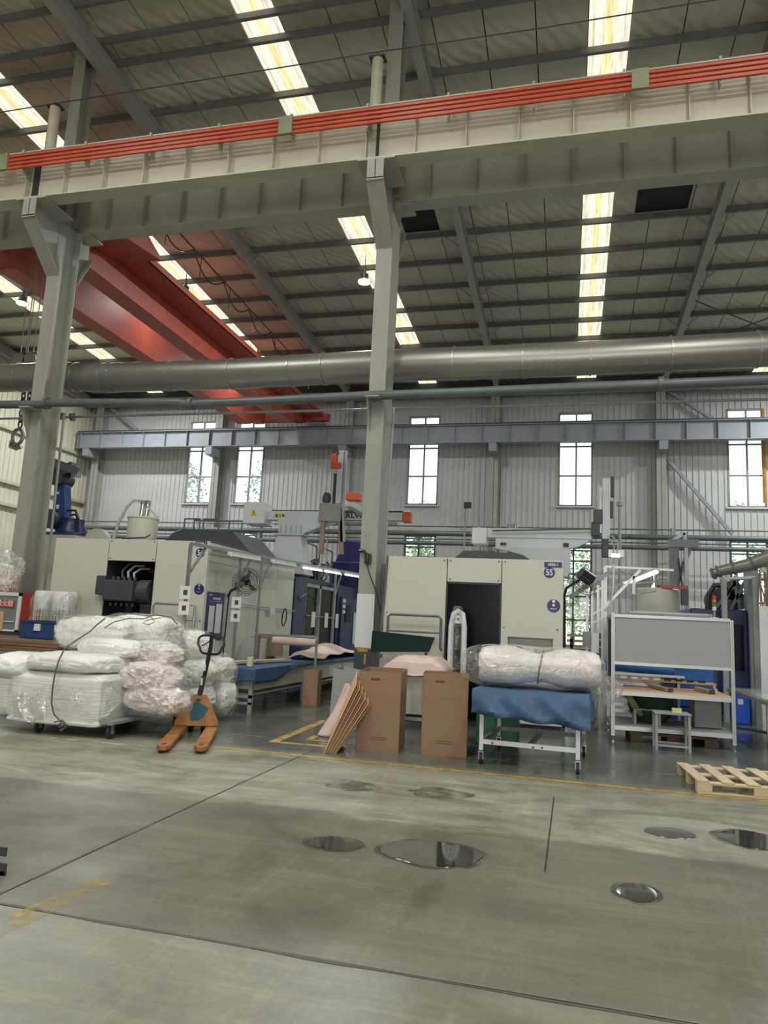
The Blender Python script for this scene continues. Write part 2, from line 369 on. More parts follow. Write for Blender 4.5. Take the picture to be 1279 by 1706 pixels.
M['yworn'] = worn_paint('worn_yellow_floor_paint', (.46, .36, .08), .44, .68)
M['wline'] = worn_paint('worn_white_floor_paint', (.62, .58, .44), .40, .56)
M['water'] = mat('water', (.045, .045, .035), .03, var=.1, rvar=.02, spec=.9)
M['wet'] = worn_paint('damp_patch', (.075, .068, .05), .40, .72, 4)

def text(s, name, parent, p, size, rot, m, align='CENTER', bold=0, ext=.002, xs=1.0):
    c = bpy.data.curves.new(name, 'FONT'); c.body = s; c.size = size; c.align_x = align; c.align_y = 'CENTER'; c.extrude = ext; c.offset = bold
    t = bpy.data.objects.new('tmp', c); COL.objects.link(t)
    bpy.context.view_layer.update()
    me = bpy.data.meshes.new_from_object(t.evaluated_get(bpy.context.evaluated_depsgraph_get())); bpy.data.objects.remove(t)
    me.materials.clear(); me.materials.append(m); me.name = name
    o = bpy.data.objects.new(name, me); COL.objects.link(o); o.parent = parent
    o.location = Vector(p)-(ORG.get(parent.name, Vector((0, 0, 0))) if parent else Vector((0, 0, 0))); o.rotation_euler = rot; o.scale = (xs, 1, 1)
    return o
FRONT = (R(90), 0, 0); SIDE = (R(90), 0, R(90))

def soft(c, size, rotz=0, e1=.6, e2=.6, amp=.03, nf=2.0, seed=0, ridge=None, nu=56, nv=36, pinch=None, tilt=(0, 0)):
    """rounded soft block: superellipsoid with wrinkles; long axis is local x"""
    from mathutils import Euler
    c = Vector(c); hx, hy, hz = size[0]/2, size[1]/2, size[2]/2; mb = MB()
    rm = Euler((tilt[0], tilt[1], rotz)).to_matrix()
    def pw(a, e): return math.copysign(abs(a)**e, a)
    def fn(u, v):
        th = -math.pi+2*math.pi*u; ph = -math.pi/2+math.pi*v
        # poles on the local x axis
        x = pw(math.sin(ph), e1)*hx; k = pw(math.cos(ph), e1) if math.cos(ph) > 0 else 0
        y = k*pw(math.cos(th), e2)*hy; z = k*pw(math.sin(th), e2)*hz
        q = Vector((x, y, z)); d = q.normalized() if q.length > 1e-6 else Vector((1, 0, 0))
        s = Vector((seed*3.1, seed*1.7, seed*.9))
        n = noise.fractal(Vector((x, y, z))*nf+s, 1, 2, 4)
        r_ = abs(noise.noise(Vector((x*1.5, y*6, z*6))*nf*.6+s*2)); r2_ = abs(noise.noise(Vector((x*3, y*4, z*4))*nf*1.6+s*5)); r3_ = (1-abs(noise.noise(Vector((x*4, y*9, z*9))*nf+s*3)))**4
        off = amp*(n-1.1*r_-.7*r2_+.35*r3_)
        if ridge: off += ridge[0]*math.sin(z*ridge[1]+2*noise.noise(Vector((x*2, y*2, seed))))
        if pinch:
            off -= pinch[1]*math.exp(-((x-pinch[0])/pinch[2])**2)
        if v < 1e-6 or v > 1-1e-6: off = 0
        return c + rm @ (q + d*off)
    mb.grid(fn, nu, nv); return mb

# ================================================================== FLOOR
XL, XR, YF, YB = -24.6, 18.0, -22.0, 32.3
fl = B(XL-.3, XR+.3, YF-.3, YB+.3, -.30, -.025).build('floor', M['joint']); tag(fl, 'grey green worn concrete floor with joints and stains', kind='structure')
xs = [XL, -17, -10, -2.88, 4.1, 11, XR]; ys = [YF, -12, -4, 3.37, 9.0, 16, 24, YB]
g = .007
for i in range(len(xs)-1):
    for j in range(len(ys)-1):
        B(xs[i]+g, xs[i+1]-g, ys[j]+g, ys[j+1]-g, -.026, 0).build('slab', M['floor'], fl, bevel=.004)
def flat_poly(name, pts, m, z, parent=None):
    mb = MB(); n = len(pts); mb.add([(p[0], p[1], z) for p in pts], [list(range(n))]); return mb.build(name, m, parent)
def strip(name, a, b, wd, m, z=.002, seg=1):
    a = Vector((*a, 0)); b = Vector((*b, 0)); d = (b-a).normalized(); n = Vector((-d.y, d.x, 0))*wd/2
    return flat_poly(name, [a-n, b-n, b+n, a+n], m, z, fl)
strip('painted_line', (-4.35, 7.98), (6.5, 8.0), .09, M['yline']).update_tag()
strip('painted_line', (-9.5, 7.95), (-5.0, 7.97), .08, M['yworn'])
strip('painted_line', (-9.0, 7.48), (-4.2, 7.62), .06, M['wline'])
strip('painted_line', (-2.62, 2.6), (-2.50, 3.95), .15, M['yworn'])
strip('painted_line', (-3.55, 8.68), (-2.6, 8.72), .11, M['yline'], .0025); strip('painted_line', (-3.50, 8.66), (-3.58, 10.9), .12, M['yline'], .003)
strip('painted_line', (-3.2, 9.05), (-2.6, 9.08), .08, M['yline'], .0025); strip('painted_line', (-3.18, 9.05), (-3.2, 9.45), .09, M['yline'], .003)
strip('painted_line', (-1.8, 8.85), (.3, 8.9), .10, M['yworn']); strip('repair_seam', (-.12, 5.0), (-.1, 7.2), .012, M['joint'])
rp = [(XL, 3.36)]
def blob(cx, cy, rx, ry, seed, z, m, name, label, n=40, rough=.07):
    pts = []
    for i in range(n):
        t = 2*math.pi*i/n; k = 1+rough*noise.noise(Vector((math.cos(t)*1.3+seed, math.sin(t)*1.3, seed*2)))*2
        pts.append((cx+rx*k*math.cos(t), cy+ry*k*math.sin(t)))
    mb = MB(); mb.add([(x, y, z) for x, y in pts]+[(cx+(x-cx)*1.015, cy+(y-cy)*1.015, .0006) for x, y in pts], [list(range(n))]+[[i, n+i, n+(i+1) % n, (i+1) % n] for i in range(n)])
    o = mb.build(name, m); tag(o, label, name.replace('_', ' '))
    return o
blob(-.86, 5.09, .33, .28, 1, .004, M['water'], 'puddle', 'large dark oval puddle of water, the widest one on the concrete')
blob(-1.53, 5.02, .19, .14, 4, .004, M['water'], 'puddle', 'small dark puddle just left of the widest puddle')
blob(.42, 4.84, .115, .16, 2.4, .004, M['water'], 'puddle', 'small glinting puddle nearest the camera, right of the widest one')
blob(1.42, 6.42, .26, .26, 6, .004, M['water'], 'puddle', 'shiny puddle in front of the wooden pallet, cut by the frame edge')
blob(.80, 6.36, .19, .16, 8, .003, M['water'], 'puddle', 'thin drying puddle between the pallet and the nearest puddle')
for (x, y, rx, ry, s, l) in ((-1.94, 6.80, .26, .22, 3, 'brown damp patch in front of the leaning cardboard sheets'), (-1.10, 6.85, .30, .22, 5, 'faint brown damp patch in front of the second open carton')):
    blob(x, y, rx, ry, s, .0015, M['wet'], 'damp_patch', l, rough=.16)
for (x, y, rx, ry, s, n) in ((-.86, 5.09, .37, .32, 1, 0), (-1.53, 5.02, .23, .18, 4, 0), (.42, 4.84, .15, .20, 2.4, 0), (1.42, 6.42, .32, .30, 6, 0)):
    pts = [(x+rx*(1+.14*noise.noise(Vector((math.cos(t)*1.3+s, math.sin(t)*1.3, s*2))))*math.cos(t), y+ry*(1+.14*noise.noise(Vector((math.cos(t)*1.3+s, math.sin(t)*1.3, s*2))))*math.sin(t)) for t in [2*math.pi*i/40 for i in range(40)]]
    flat_poly('wet_edge', pts, M['wet'], .0012, fl)
# long cracks of the joints, built as shallow broken grooves filled with dirt
for (a, b, s) in (((-2.88, 3.37), (6, 3.30), 1), ((-2.88, 1.5), (-2.88, 9), 2), ((-8, 3.37), (-2.88, 3.37), 3)):
    a = Vector((*a, 0)); b = Vector((*b, 0)); n = 90; d = (b-a).normalized(); nn = Vector((-d.y, d.x, 0)); mb = MB(); L1 = []; L2 = []
    for i in range(n+1):
        p = a.lerp(b, i/n); w1 = .006+.022*max(0, noise.noise(Vector((i*.21, s, 0)))+.1); w2 = .006+.022*max(0, noise.noise(Vector((i*.19, s, 9)))+.05)
        L1.append(p+nn*w1+Vector((0, 0, .0018))); L2.append(p-nn*w2+Vector((0, 0, .0018)))
    mb.add(L1+L2, [[i, n+1+i, n+2+i, i+1] for i in range(n)]); mb.build('chipped_joint', M['stain'], fl)

# ================================================================== ROOF
ceil = B(XL-.3, XR+.3, YF, YB+.3, 16.4, 16.5).build('ceiling', M['beamgrey']); tag(ceil, 'insulated sloping factory roof with translucent roof lights', kind='structure')
def slopebox(mb, x0, x1, y0, y1, dz0, dz1):
    a = [(x0, y0), (x1, y0), (x1, y1), (x0, y1)]
    vs = [(x, y, roof(y)+dz0) for x, y in a]+[(x, y, roof(y)+dz1) for x, y in a]
    return mb.add(vs, [(0, 3, 2, 1), (4, 5, 6, 7), (0, 1, 5, 4), (1, 2, 6, 5), (2, 3, 7, 6), (3, 0, 4, 7)])
SKX = [.73-7.1*3, .73-7.1*2-.0, .73-7.1, .73, .73+7.1, .73+14.2]
edges = [XL]+sum([[x-.42, x+.42] for x in SKX], [])+[XR]
n = 0
for i in range(0, len(edges), 2):
    a, b = edges[i], edges[i+1]; k = max(1, round((b-a)/1.05))
    for q in range(k):
        x0 = a+(b-a)*q/k; x1 = a+(b-a)*(q+1)/k
        slopebox(MB(), x0+.012, x1-.012, YF, YB, 0, .05).build('roof_sheet', M['ceiling'], ceil)
slopebox(MB(), XL, XR, YF, YB, .06, .07).build('roof_cover', M['seam'], ceil)
me = None
for x in SKX:
    mb = MB()
    for (y0, y1) in ((-12, -1), (-1, 10.4), (10.4, 21.4), (21.4, YB)):
        o = slopebox(MB(), -.41, .41, y0+.01, y1-.01, .0, .02).build('skylight_panel', M['sky'], ceil, label='glowing translucent roof light sheet'); o.location = (x, 0, 0)
PY = [14.1+1.5*k for k in range(-10, 13)]+[12.0]
for y in PY:
    if y > 31.5: continue
    mb = MB(); z = roof(y)
    mb.bx(XL, XR, y-.012, y+.012, z-.20, z-.005); mb.bx(XL, XR, y-.07, y+.012, z-.205, z-.19)
    mb.build('purlin', M['purlin'], ceil)
for x in (-24.3, -17.2, -10.1, -3.12, 3.88, 10.9):
    mb = MB(); y0, y1 = -10, 31.6
    slopebox(mb, x-.006, x+.006, y0, y1, -.60, -.21); slopebox(mb, x-.11, x+.11, y0, y1, -.225, -.205); slopebox(mb, x-.11, x+.11, y0, y1, -.615, -.595)
    mb.build('rafter', M['rafter'], ceil)
    for y in (17.1, 20.1, 23.1, 26.1):      # knee braces from purlin to rafter flange
        for s in (-1, 1):
            MB().bar((x+s*.09, y, roof(y)-.58), (x+s*.55, y, roof(y)-.2), .035, .035).build('knee_brace', M['rafter'], ceil)
# cross bracing rods in the right hand bay
MB().bar((3.9, 24.6, roof(24.6)-.3), (10.9, 30.6, roof(30.6)-.3), .03, .03).build('brace_rod', M['darkgrey'], ceil)
MB().bar((3.9, 28.8, roof(28.8)-.3), (10.9, 22.6, roof(22.6)-.3), .03, .03).build('brace_rod', M['darkgrey'], ceil)
# two black roof vents
for (a, b, c, d) in ((1060, 1148, 318, 355), (668, 728, 352, 388)):
    p0 = at(a, (c+d)/2, Z=13.4); p1 = at(b, (c+d)/2, Z=13.4)
    y0 = 18.8
    mb = MB(); slopebox(mb, p0.x, p1.x, 18.72, 20.0, -.02, -.005)
    for k in range(1):
        slopebox(mb, p0.x, p1.x, 18.75+k*.21, 18.83+k*.21, -.10, -.02)
    v = mb.build('roof_vent', M['vent']); tag(v, 'black roof vent to the right of the long centre roof light' if a > 900 else 'black roof vent beside the head of the middle column', 'vent')

# ================================================================== WALLS
WINX = [-18.0, -15.3, -6.55, .30, 7.22, 14.2]
LOWX = [-15.3, -6.55, .30, 7.22, 14.2]
ZT = 13.0
wb = thing('wall_back', 'pale ribbed cladding of the far factory wall', None, (0, YB, 0), kind='structure')
MB().bx(XL, XR, YB, YB+.12, 0, 1.0).bx(XL, XR, YB, YB+.12, 5.6, 7.05).bx(XL, XR, YB, YB+.12, 11.25, ZT).build('cladding', M['wallback'], wb)
def fillers(xlist, hw, z0, z1, mb):
    e = [XL]+sum([[x-hw, x+hw] for x in sorted(xlist)], [])+[XR]
    for i in range(0, len(e), 2): mb.bx(e[i], e[i+1], YB, YB+.12, z0, z1)
    return e
mb = MB(); e1 = fillers(WINX, .71, 7.05, 11.25, mb); e2 = fillers(LOWX, .70, 1.0, 5.6, mb); mb.build('cladding', M['wallback'], wb)
mb = MB(); x = XL+.1
while x < 12:
    iu = any(abs(x-q) < .76 for q in WINX); il = any(abs(x-q) < .76 for q in LOWX)
    segs = [(0, ZT)]
    if iu and il: segs = [(0, .95), (5.65, 7.0), (11.3, ZT)]
    elif iu: segs = [(0, 7.0), (11.3, ZT)]
    elif il: segs = [(0, .95), (5.65, ZT)]
    for a, b in segs: mb.add([(x-.035, YB, a), (x-.015, YB-.045, a), (x+.015, YB-.045, a), (x+.035, YB, a), (x-.035, YB, b), (x-.015, YB-.045, b), (x+.015, YB-.045, b), (x+.035, YB, b)], [(0, 1, 5, 4), (1, 2, 6, 5), (2, 3, 7, 6)])
    x += .245
mb.build('cladding_ribs', M['wallback'], wb, kind='stuff')
wlft = thing('wall_left', 'cream ribbed cladding of the left end wall', None, (XL, 0, 0), kind='structure')
B(XL-.12, XL, YF, YB, 0, 16.3).build('cladding', M['wallleft'], wlft)
mb = MB(); y = 14.
while y < YB:
    mb.bx(XL, XL+.035, y-.02, y+.02, 0, 14.5); y += .3
mb.build('cladding_ribs', M['wallleft'], wlft, kind='stuff')
for z in (6.0, 7.0, 2.2, 9.4):
    MB().bx(XL+.03, XL+.2, 14, YB, z-.07, z+.07).build('girt', M['beamcream'], wlft)
for (nm, lb, a) in (('wall_right', 'plain grey right end wall', (XR, XR+.12, YF, YB, 0, 16.3)), ('wall_front', 'plain grey wall behind the photographer', (XL, XR, YF-.12, YF, 0, 16.3))):
    tag(B(*a).build(nm, M['wallback']), lb, kind='structure')
tag(B(XL, XR, YB, YB+.12, ZT, 16.4).build('wall_back_gable', M['wallback']), 'grey cladding strip under the eave of the far wall', kind='structure')

wi = 0
def window(x, z0, z1, hw, fm, gm, vs, hs, label):
    global wi; wi += 1
    o = thing('window_%d' % wi, label, None, (x, YB, z0), kind='structure')
    t = .05; y0, y1 = YB-.03, YB+.10
    MB().bx(x-hw-.03, x-hw+t, y0, y1, z0, z1).bx(x+hw-t, x+hw+.03, y0, y1, z0, z1).bx(x-hw, x+hw, y0, y1, z1-t, z1+.03).bx(x-hw, x+hw, y0, y1, z0-.03, z0+t).build('window_frame', fm, o)
    MB().bx(x-hw-.12, x+hw+.12, YB-.14, YB+.02, z0-.10, z0-.03).build('window_sill', M['wallback'], o)
    xx = [x-hw+t]+vs+[x+hw-t]; zz = [z0+t]+hs+[z1-t]
    for v in vs: B(v-.035, v+.035, y0+.01, y1-.02, z0, z1).build('mullion', fm, o)
    for h in hs: B(x-hw, x+hw, y0+.02, y1-.02, h-.03, h+.03).build('transom', fm, o)
    for i in range(len(xx)-1):
        for j in range(len(zz)-1):
            B(xx[i]+.03, xx[i+1]-.03, YB+.03, YB+.036, zz[j]+.02, zz[j+1]-.02).build('pane', gm, o)
    return o
for x in WINX:
    window(x, 7.05, 11.25, .71, M['winframe'], M['glass'], [x+.03], [8.39, 9.72, 10.55], 'tall upper factory window')
for i, x in enumerate(LOWX):
    window(x, 1.0, 5.6, .70, M['windark'], M['glassgreen'], [x-.05], [2.1, 3.1, 4.05, 4.62, 5.08], 'tall lower window with dark green frame')
labs = ['upper window at the far left of the back wall', 'upper window beside the second wall column from the left', 'upper window just right of the middle column', 'upper window left of the tall vertical robot axis', 'upper window at the right edge beside the orange curtain', 'upper window beyond the frame on the right',
        'lower window behind the larger cream machine', 'lower window above the cream machine numbered 55', 'lower window right of the cream machine numbered 55', 'lower window behind the grey duct elbow', 'lower window beyond the frame on the right']
for k in range(11): bpy.data.objects['window_%d' % (k+1)]['label'] = labs[k]
c = MB(); c.grid(lambda u, v: (7.78+.16*u, YB-.12+.03*math.sin(u*9), 7.2+4.0*v), 6, 6); tag(c.build('orange_curtain', mat('orange_cloth', (.62, .36, .09), .8), solid=.01), 'narrow orange curtain hanging beside the right upper window', 'curtain')

# far wall columns, girts, braces
def hcol(name, x, y0, y1, z1, wd, m, label, parent=None):
    mb = MB(); t = .018
    mb.bx(x-wd/2, x+wd/2, y0, y0+t, 0, z1); mb.bx(x-wd/2, x+wd/2, y1-t, y1, 0, z1); mb.bx(x-t/2, x+t/2, y0, y1, 0, z1)
    o = mb.build(name, m); tag(o, label, 'column', kind='structure'); return o
fc = [(-23.7, 'corner column where the cream and grey walls meet'), (-16.85, 'wall column between the two left upper windows'), (-10.1, 'wall column behind the middle column'), (-3.22, 'wall column left of the robot beam'), (3.80, 'wall column with diagonal braces to its right')]
for x, l in fc: hcol('wall_column', x, 31.7, 32.22, 12.3, .38, M['rafter'], l)
mbg = thing('wall_bracing', 'steel braces and girts on the far wall', 'bracing', (0, 31.9, 0))
for (a, b) in (((3.98, 9.15), (6.55, 5.85)), ((3.9, 12.2), (5.9, 10.75)), ((-23.4, 12.1), (-21.6, 10.8)), ((10.5, 9.15), (8.2, 5.9))):
    MB().bar((a[0], 31.95, a[1]), (b[0], 31.95, b[1]), .14, .14).build('brace', M['far'], mbg)
for z in (12.35,):
    B(XL+.05, XR-.05, 31.5, 32.2, z, z+.25).build('eave_beam', M['darkgrey'], mbg)
B(XL+.05, XR-.05, 31.4, 31.68, 11.95, 12.3).build('eave_gutter', M['far'], mbg)

# ================================================================== TREES outside
def tree(x, y, h, rr, n, lab):
    t = thing('tree', lab, 'tree', (x, y, 0), 'trees outside the windows')
    MB().tube([(x, y, -.5), (x+.1, y, h*.35), (x-.1, y, h*.6)], [.14, .11, .05], 8).build('trunk', M['bark'], t)
    mb = MB(); rnd = random.Random(x*7+y)
    blobs = [(rnd.uniform(-rr, rr)*.6, rnd.uniform(-rr, rr)*.6, h*(.25+.65*rnd.random()), rr*rnd.uniform(.3, .55)) for _ in range(9)]
    for _ in range(n):
        b = rnd.choice(blobs); d = Vector((rnd.gauss(0, 1), rnd.gauss(0, 1), rnd.gauss(0, 1))).normalized()*b[3]*rnd.uniform(.5, 1)
        p = Vector((x+b[0], y+b[1], b[2]))+d; a = Vector((rnd.gauss(0, 1), rnd.gauss(0, 1), rnd.gauss(0, .6))).normalized(); bb = a.cross(Vector((rnd.gauss(0, 1), .3, rnd.gauss(0, 1)))).normalized(); s = rnd.uniform(.07, .15)
        mb.add([p, p+a*s+bb*s*.45, p+a*s*2, p+a*s-bb*s*.45], [(0, 1, 2, 3)])
    mb.build('foliage', M['leaf'], t, kind='stuff')
for a in ((-22.5, 38, 11.2, 2.2, 2600, 'leafy tree outside the far left windows'), (-17.2, 38, 11.5, 2.2, 2600, 'bushy tree seen through the second window'), (-8.9, 44, 9.8, 2.0, 2200, 'tree seen through the window right of the middle column'), (-6.6, 37.5, 6.2, 1.9, 2400, 'low shrubby tree behind the cream machine 55'),
          (.2, 38, 6.0, 2.1, 3000, 'green tree outside the lower window beside machine 55'), (2.2, 45, 9.6, 1.7, 1800, 'tree tip at the lower right of the window by the robot axis'), (8.2, 39, 8.5, 2.2, 2400, 'tree outside the window on the right'), (-13, 38, 8, 2.2, 2000, 'tree between the windows on the left')): tree(*a)
tag(B(-60, 60, YB+.6, 90, -.4, -.1).build('ground_outside', M['leaf']), 'green ground outside the far wall', kind='structure')

# ================================================================== NEAR COLUMN ROW
CX = [-24.7+.2, -17.55, -10.45, -3.32, 3.81, 10.94]
clab = {-10.45: 'tall grey steel column at the left with dark pipe brackets', -3.32: 'tall grey steel column in the middle, wrapped in white sheet low down', 3.81: 'grey steel column just beyond the right edge'}
for x in CX[1:5]:
    c = thing('column', clab.get(x, 'grey steel column beyond the left edge'), None, (x, 12, 0), kind='structure')
    t = .02; y0, y1, wd = 11.95, 12.5, .30; dark = x == -10.45
    MB().bx(x-wd/2, x+wd/2, y0, y0+t, 0, 9.05).bx(x-wd/2, x+wd/2, y1-t, y1, 0, 9.6).build('flange', M['column'], c, bevel=.004)
    MB().bx(x-t/2, x+t/2, y0+t, y1-t, 0, 9.6).build('web', M['column'], c)
    # mid column is boxed in with side plates
    if x == -3.32:
        MB().bx(x+wd/2-.012, x+wd/2, y0+.02, y1-.02, 0, 9.0).build('side_plate', M['column'], c)
        B(x-wd/2-.006, x+wd/2+.004, y0-.008, y0-.001, 1.10, 2.0).build('white_wrap', M['white'], c, label='white sheet wrapped round the column foot')
        B(x-wd/2-.008, x+wd/2+.008, y0-.006, y0-.001, 0, 1.08).build('foot_paint', M['darkgrey'], c, label='dark painted lower end with yellow wear')
        B(x+.02, x+.05, y0-.010, y0-.007, .82, 1.0).build('wear_mark', M['yline'], c)
        B(x-.10, x+.08, y0-.010, y0-.007, 1.03, 1.09).build('wear_mark', M['yline'], c)
    # corbels carrying both runway beams
    for (s, ya, yb) in ((-1, 11.95, 11.08), (1, 12.5, 12.95)):
        zt, zb = 9.57, 9.05-.15; z2 = 9.42
        MB().prism([(ya, 8.35), (ya, zt-.02), (yb, zt-.02), (yb, 9.20)], 'x', x-.007, x+.007).build('corbel_web', M['column'], c)
        MB().add([(x-.16, ya, 8.35), (x+.16, ya, 8.35), (x+.16, yb, 9.2), (x-.16, yb, 9.2), (x-.16, ya, 8.33), (x+.16, ya, 8.33), (x+.16, yb, 9.18), (x-.16, yb, 9.18)], [(0, 1, 2, 3), (7, 6, 5, 4), (3, 2, 6, 7), (0, 3, 7, 4), (1, 5, 6, 2)]).build('corbel_flange', M['column'], c)
        MB().bx(x-.34, x+.34, min(ya, yb), max(ya, yb), zt-.03, zt).build('bearing_plate', M['beamgrey'], c)
        MB().bx(x-.15, x+.15, min(ya, yb)-.0, min(ya, yb)+.014, 9.15, zt-.03).build('corbel_stiffener', M['column'], c)
    # upper column
    MB().bx(x-.14, x+.14, 11.95, 11.965, 9.6, roof(12)-.2).bx(x-.14, x+.14, 12.30, 12.315, 9.6, roof(12)-.2).bx(x-.007, x+.007, 11.96, 12.31, 9.6, roof(12)-.2).build('upper_shaft', M['column'], c)
    u = MB().cyl((x-.25, 11.7, 10.3), (x-.25, 11.7, 12.05), .11, 12).build('vent_stub', M['beamcream'], c, smooth=True)
    MB().bx(x-.40, x-.10, 11.6, 11.8, 12.05, 12.09).bx(x-.27, x-.23, 11.66, 11.74, 12.09, 12.16).build('cap_plate', M['darkgrey'], u)

# ================================================================== RUNWAY BEAMS
def runway(name, yc, hw, z0, z1, m, label, pitch, x0=-24.3, x1=14.5, side=-1, joints=(), mflange=None):
    o = thing(name, label, 'crane beam', (-3.3, yc, z0)); f2 = mflange or m
    B(x0, x1, yc-.012, yc+.012, z0+.02, z1-.02).build('web', m, o)
    B(x0, x1, yc-hw, yc+hw, z0, z0+.025).build('bottom_flange', f2, o)
    B(x0, x1, yc-hw, yc+hw, z1-.025, z1).build('top_flange', m, o)
    x = x0+.3; src = None
    while x < x1:
        if src is None: src = MB().bx(x-.006, x+.006, yc+side*hw*.9, yc+side*.012, z0+.026, z1-.026).build('stiffener', m, o); xs0 = x
        else: piece(src, 'stiffener', (x-xs0, 0, 0), o)
        x += pitch
    B(x0, x1, yc-.035, yc+.035, z1+.001, z1+.11).build('rail', M['darkgrey'], o)
    for j in joints: B(j-.008, j+.008, yc+side*(hw+.002), yc+side*.012, z0+.02, z1-.03).build('joint_gap', M['seam'], o)
    return o
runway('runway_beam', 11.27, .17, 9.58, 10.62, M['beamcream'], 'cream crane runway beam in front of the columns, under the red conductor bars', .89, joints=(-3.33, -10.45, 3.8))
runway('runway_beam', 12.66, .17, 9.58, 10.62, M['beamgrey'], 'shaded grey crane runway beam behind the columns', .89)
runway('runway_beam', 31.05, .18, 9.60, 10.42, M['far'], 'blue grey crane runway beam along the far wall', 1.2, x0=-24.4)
for x, l in fc:
    B(x-.17, x+.17, 30.85, 31.7, 9.2, 9.58).build('wall_bracket', M['far'], mbg)
# red conductor bars
cr = thing('conductor_rail', 'four parallel orange red conductor bars along the cream runway beam', 'conductor rail', (0, 10.98, 10.3))
for k in range(4):
    MB().bx(-24, 14, 10.92+.035*(k % 2)*0, 10.965, 10.13+k*.085, 10.175+k*.085).build('conductor_bar', M['conductor'], cr)
x = -23.5
while x < 14:
    MB().bx(x-.015, x+.015, 10.965, 11.12, 10.08, 10.52).bx(x-.02, x+.02, 10.93, 10.99, 10.45, 10.53).build('hanger', M['beamgrey'], cr); x += 1.43
for px, py in ((476, 212), (1066, 132), (5, 272)):
    p = at(px, py, Y=10.93); B(p.x-.13, p.x+.13, 10.89, 10.93, 10.12, 10.47).build('joint_cover', mat('dull_olive', (.30, .32, .20), .6), cr)

# ================================================================== OVERHEAD CRANE
cr = thing('overhead_crane', 'red double girder overhead travelling crane spanning the far bay', 'crane', (-13.2, 21.8, 10.2))
def girder(xa, xb, zt, z0, lab=None):
    ya, yb = 12.75, 30.95
    prof = [(ya, 10.72), (ya, zt), (yb, zt), (yb, 10.66), (yb-.8, 10.66), (yb-1.7, z0), (ya+1.9, z0), (ya+.9, 10.72)]
    o = MB().prism(prof, 'x', xa+.03, xb-.03).build('girder', M['red'], cr)
    MB().bx(xa-.03, xb+.03, ya+1.9, yb-1.7, z0-.02, z0).build('bottom_plate', M['red'], o)
    MB().bx(xa-.03, xb+.03, ya, yb, zt, zt+.02).build('top_plate', M['red'], o)
    MB().bx((xa+xb)/2-.03, (xa+xb)/2+.03, ya, yb, zt+.02, zt+.12).build('trolley_rail', M['darkgrey'], o)
girder(-14.55, -14.02, 11.42, 10.2); girder(-12.52, -11.98, 11.42, 10.2)
MB().prism([(12.6, 10.95), (12.6, 11.0), (31, 11.0), (31, 10.95)], 'x', -11.98, -11.12).build('walkway', M['red'], cr, label='maintenance walkway along the right girder')
MB().bx(-11.16, -11.1, 12.6, 31, 10.95, 11.12).build('walkway_edge', M['red'], cr)
MB().prism([(12.75, 10.72), (12.75, 11.4), (15.2, 11.4), (16.2, 11.0), (16.2, 10.95), (14.6, 10.72)], 'x', -11.98, -10.75).build('end_platform', M['red'], cr)
for yc in (12.66, 31.05):
    B(-15.4, -10.9, yc-.16, yc+.16, 10.78, 11.12).build('end_carriage', M['red'], cr)
    for xx in (-15.1, -11.2): MB().cyl((xx, yc-.06, 10.86), (xx, yc+.06, 10.86), .14, 16).build('wheel', M['darkgrey'], cr)
B(-14.8, -11.8, 14.3, 16.0, 11.56, 11.85).build('trolley', M['red'], cr)
MB().cyl((-14.2, 15.1, 12.1), (-12.4, 15.1, 12.1), .24, 16).build('rope_drum', M['red'], cr, smooth=True)
hb = thing('crane_hook', 'steel hook block with heavy chains hanging from the crane at left', 'crane hook', (-13.5, 15, 5.5))
for dx in (-.42, -.2, -.12, .12, .35): MB().cyl((-13.5+dx*.9, 15.0, 11.6), (-13.5+dx*.7, 15, 7.95), .012, 6).build('wire_rope', M['steel'], hb)
B(-13.85, -13.2, 14.85, 15.15, 7.55, 7.95).build('hook_block', M['iron'], hb, bevel=.04)
for s in (-.2, .15): MB().cyl((-13.5+s, 14.82, 7.72), (-13.5+s, 15.18, 7.72), .20, 18).build('sheave', M['steel'], hb)
def chain(x, y, z0, z1, lean=0):
    n = int((z1-z0)/.15)
    for i in range(n):
        z = z1-.075-i*.15; mb = MB(); a = i % 2
        pts = []
        for j in range(12):
            t = 2*math.pi*j/12; q = (.055*math.cos(t), .10*math.sin(t))
            pts.append((x+lean*(z1-z)+(q[0] if a else 0), y+(0 if a else q[0]), z+q[1]))
        mb.tube(pts, .022, 6, closed=True).build('chain_link', M['iron'], hb, smooth=True)
chain(-13.55, 15, 5.9, 7.5, .02); chain(-13.35, 15, 6.2, 7.5, .0)
MB().tube([(-13.55+.15*math.cos(t), 15, 5.75+.2*math.sin(t)) for t in [2*math.pi*j/14 for j in range(14)]], .045, 8, closed=True).build('shackle', M['steel'], hb, smooth=True)
MB().tube([(-13.7, 15, 5.65), (-13.72, 15, 5.5), (-13.55, 15, 5.45), (-13.4, 15, 5.5)], .06, 8).build('hook', M['steel'], hb, smooth=True)
# festoon cable beside the walkway
fs = thing('festoon_cable', 'black looping power cables strung beside the crane walkway', 'cable', (-9.5, 21, 11.6))
mb = MB(); mb.tube([(-10.5, 13.2, 12.0), (-10.9, 31, 12.0)], .02, 6); mb.build('support_wire', M['black'], fs)
mb = MB(); pts = []
for i in range(9):
    y0 = 13.5+i*2.0
    for j in range(8):
        t = j/8; pts.append((-10.5-.022*(y0+2*t-13.2), y0+2*t, 11.95-.45*math.sin(math.pi*t)))
mb.tube(pts, .022, 6); mb.build('cable', M['black'], fs, smooth=True)
for y in range(14, 31, 2): MB().cyl((-10.5-.022*(y-13.2), y, 12.0), (-10.5-.022*(y-13.2), y, 11.3), .012, 5).build('dropper', M['black'], fs)

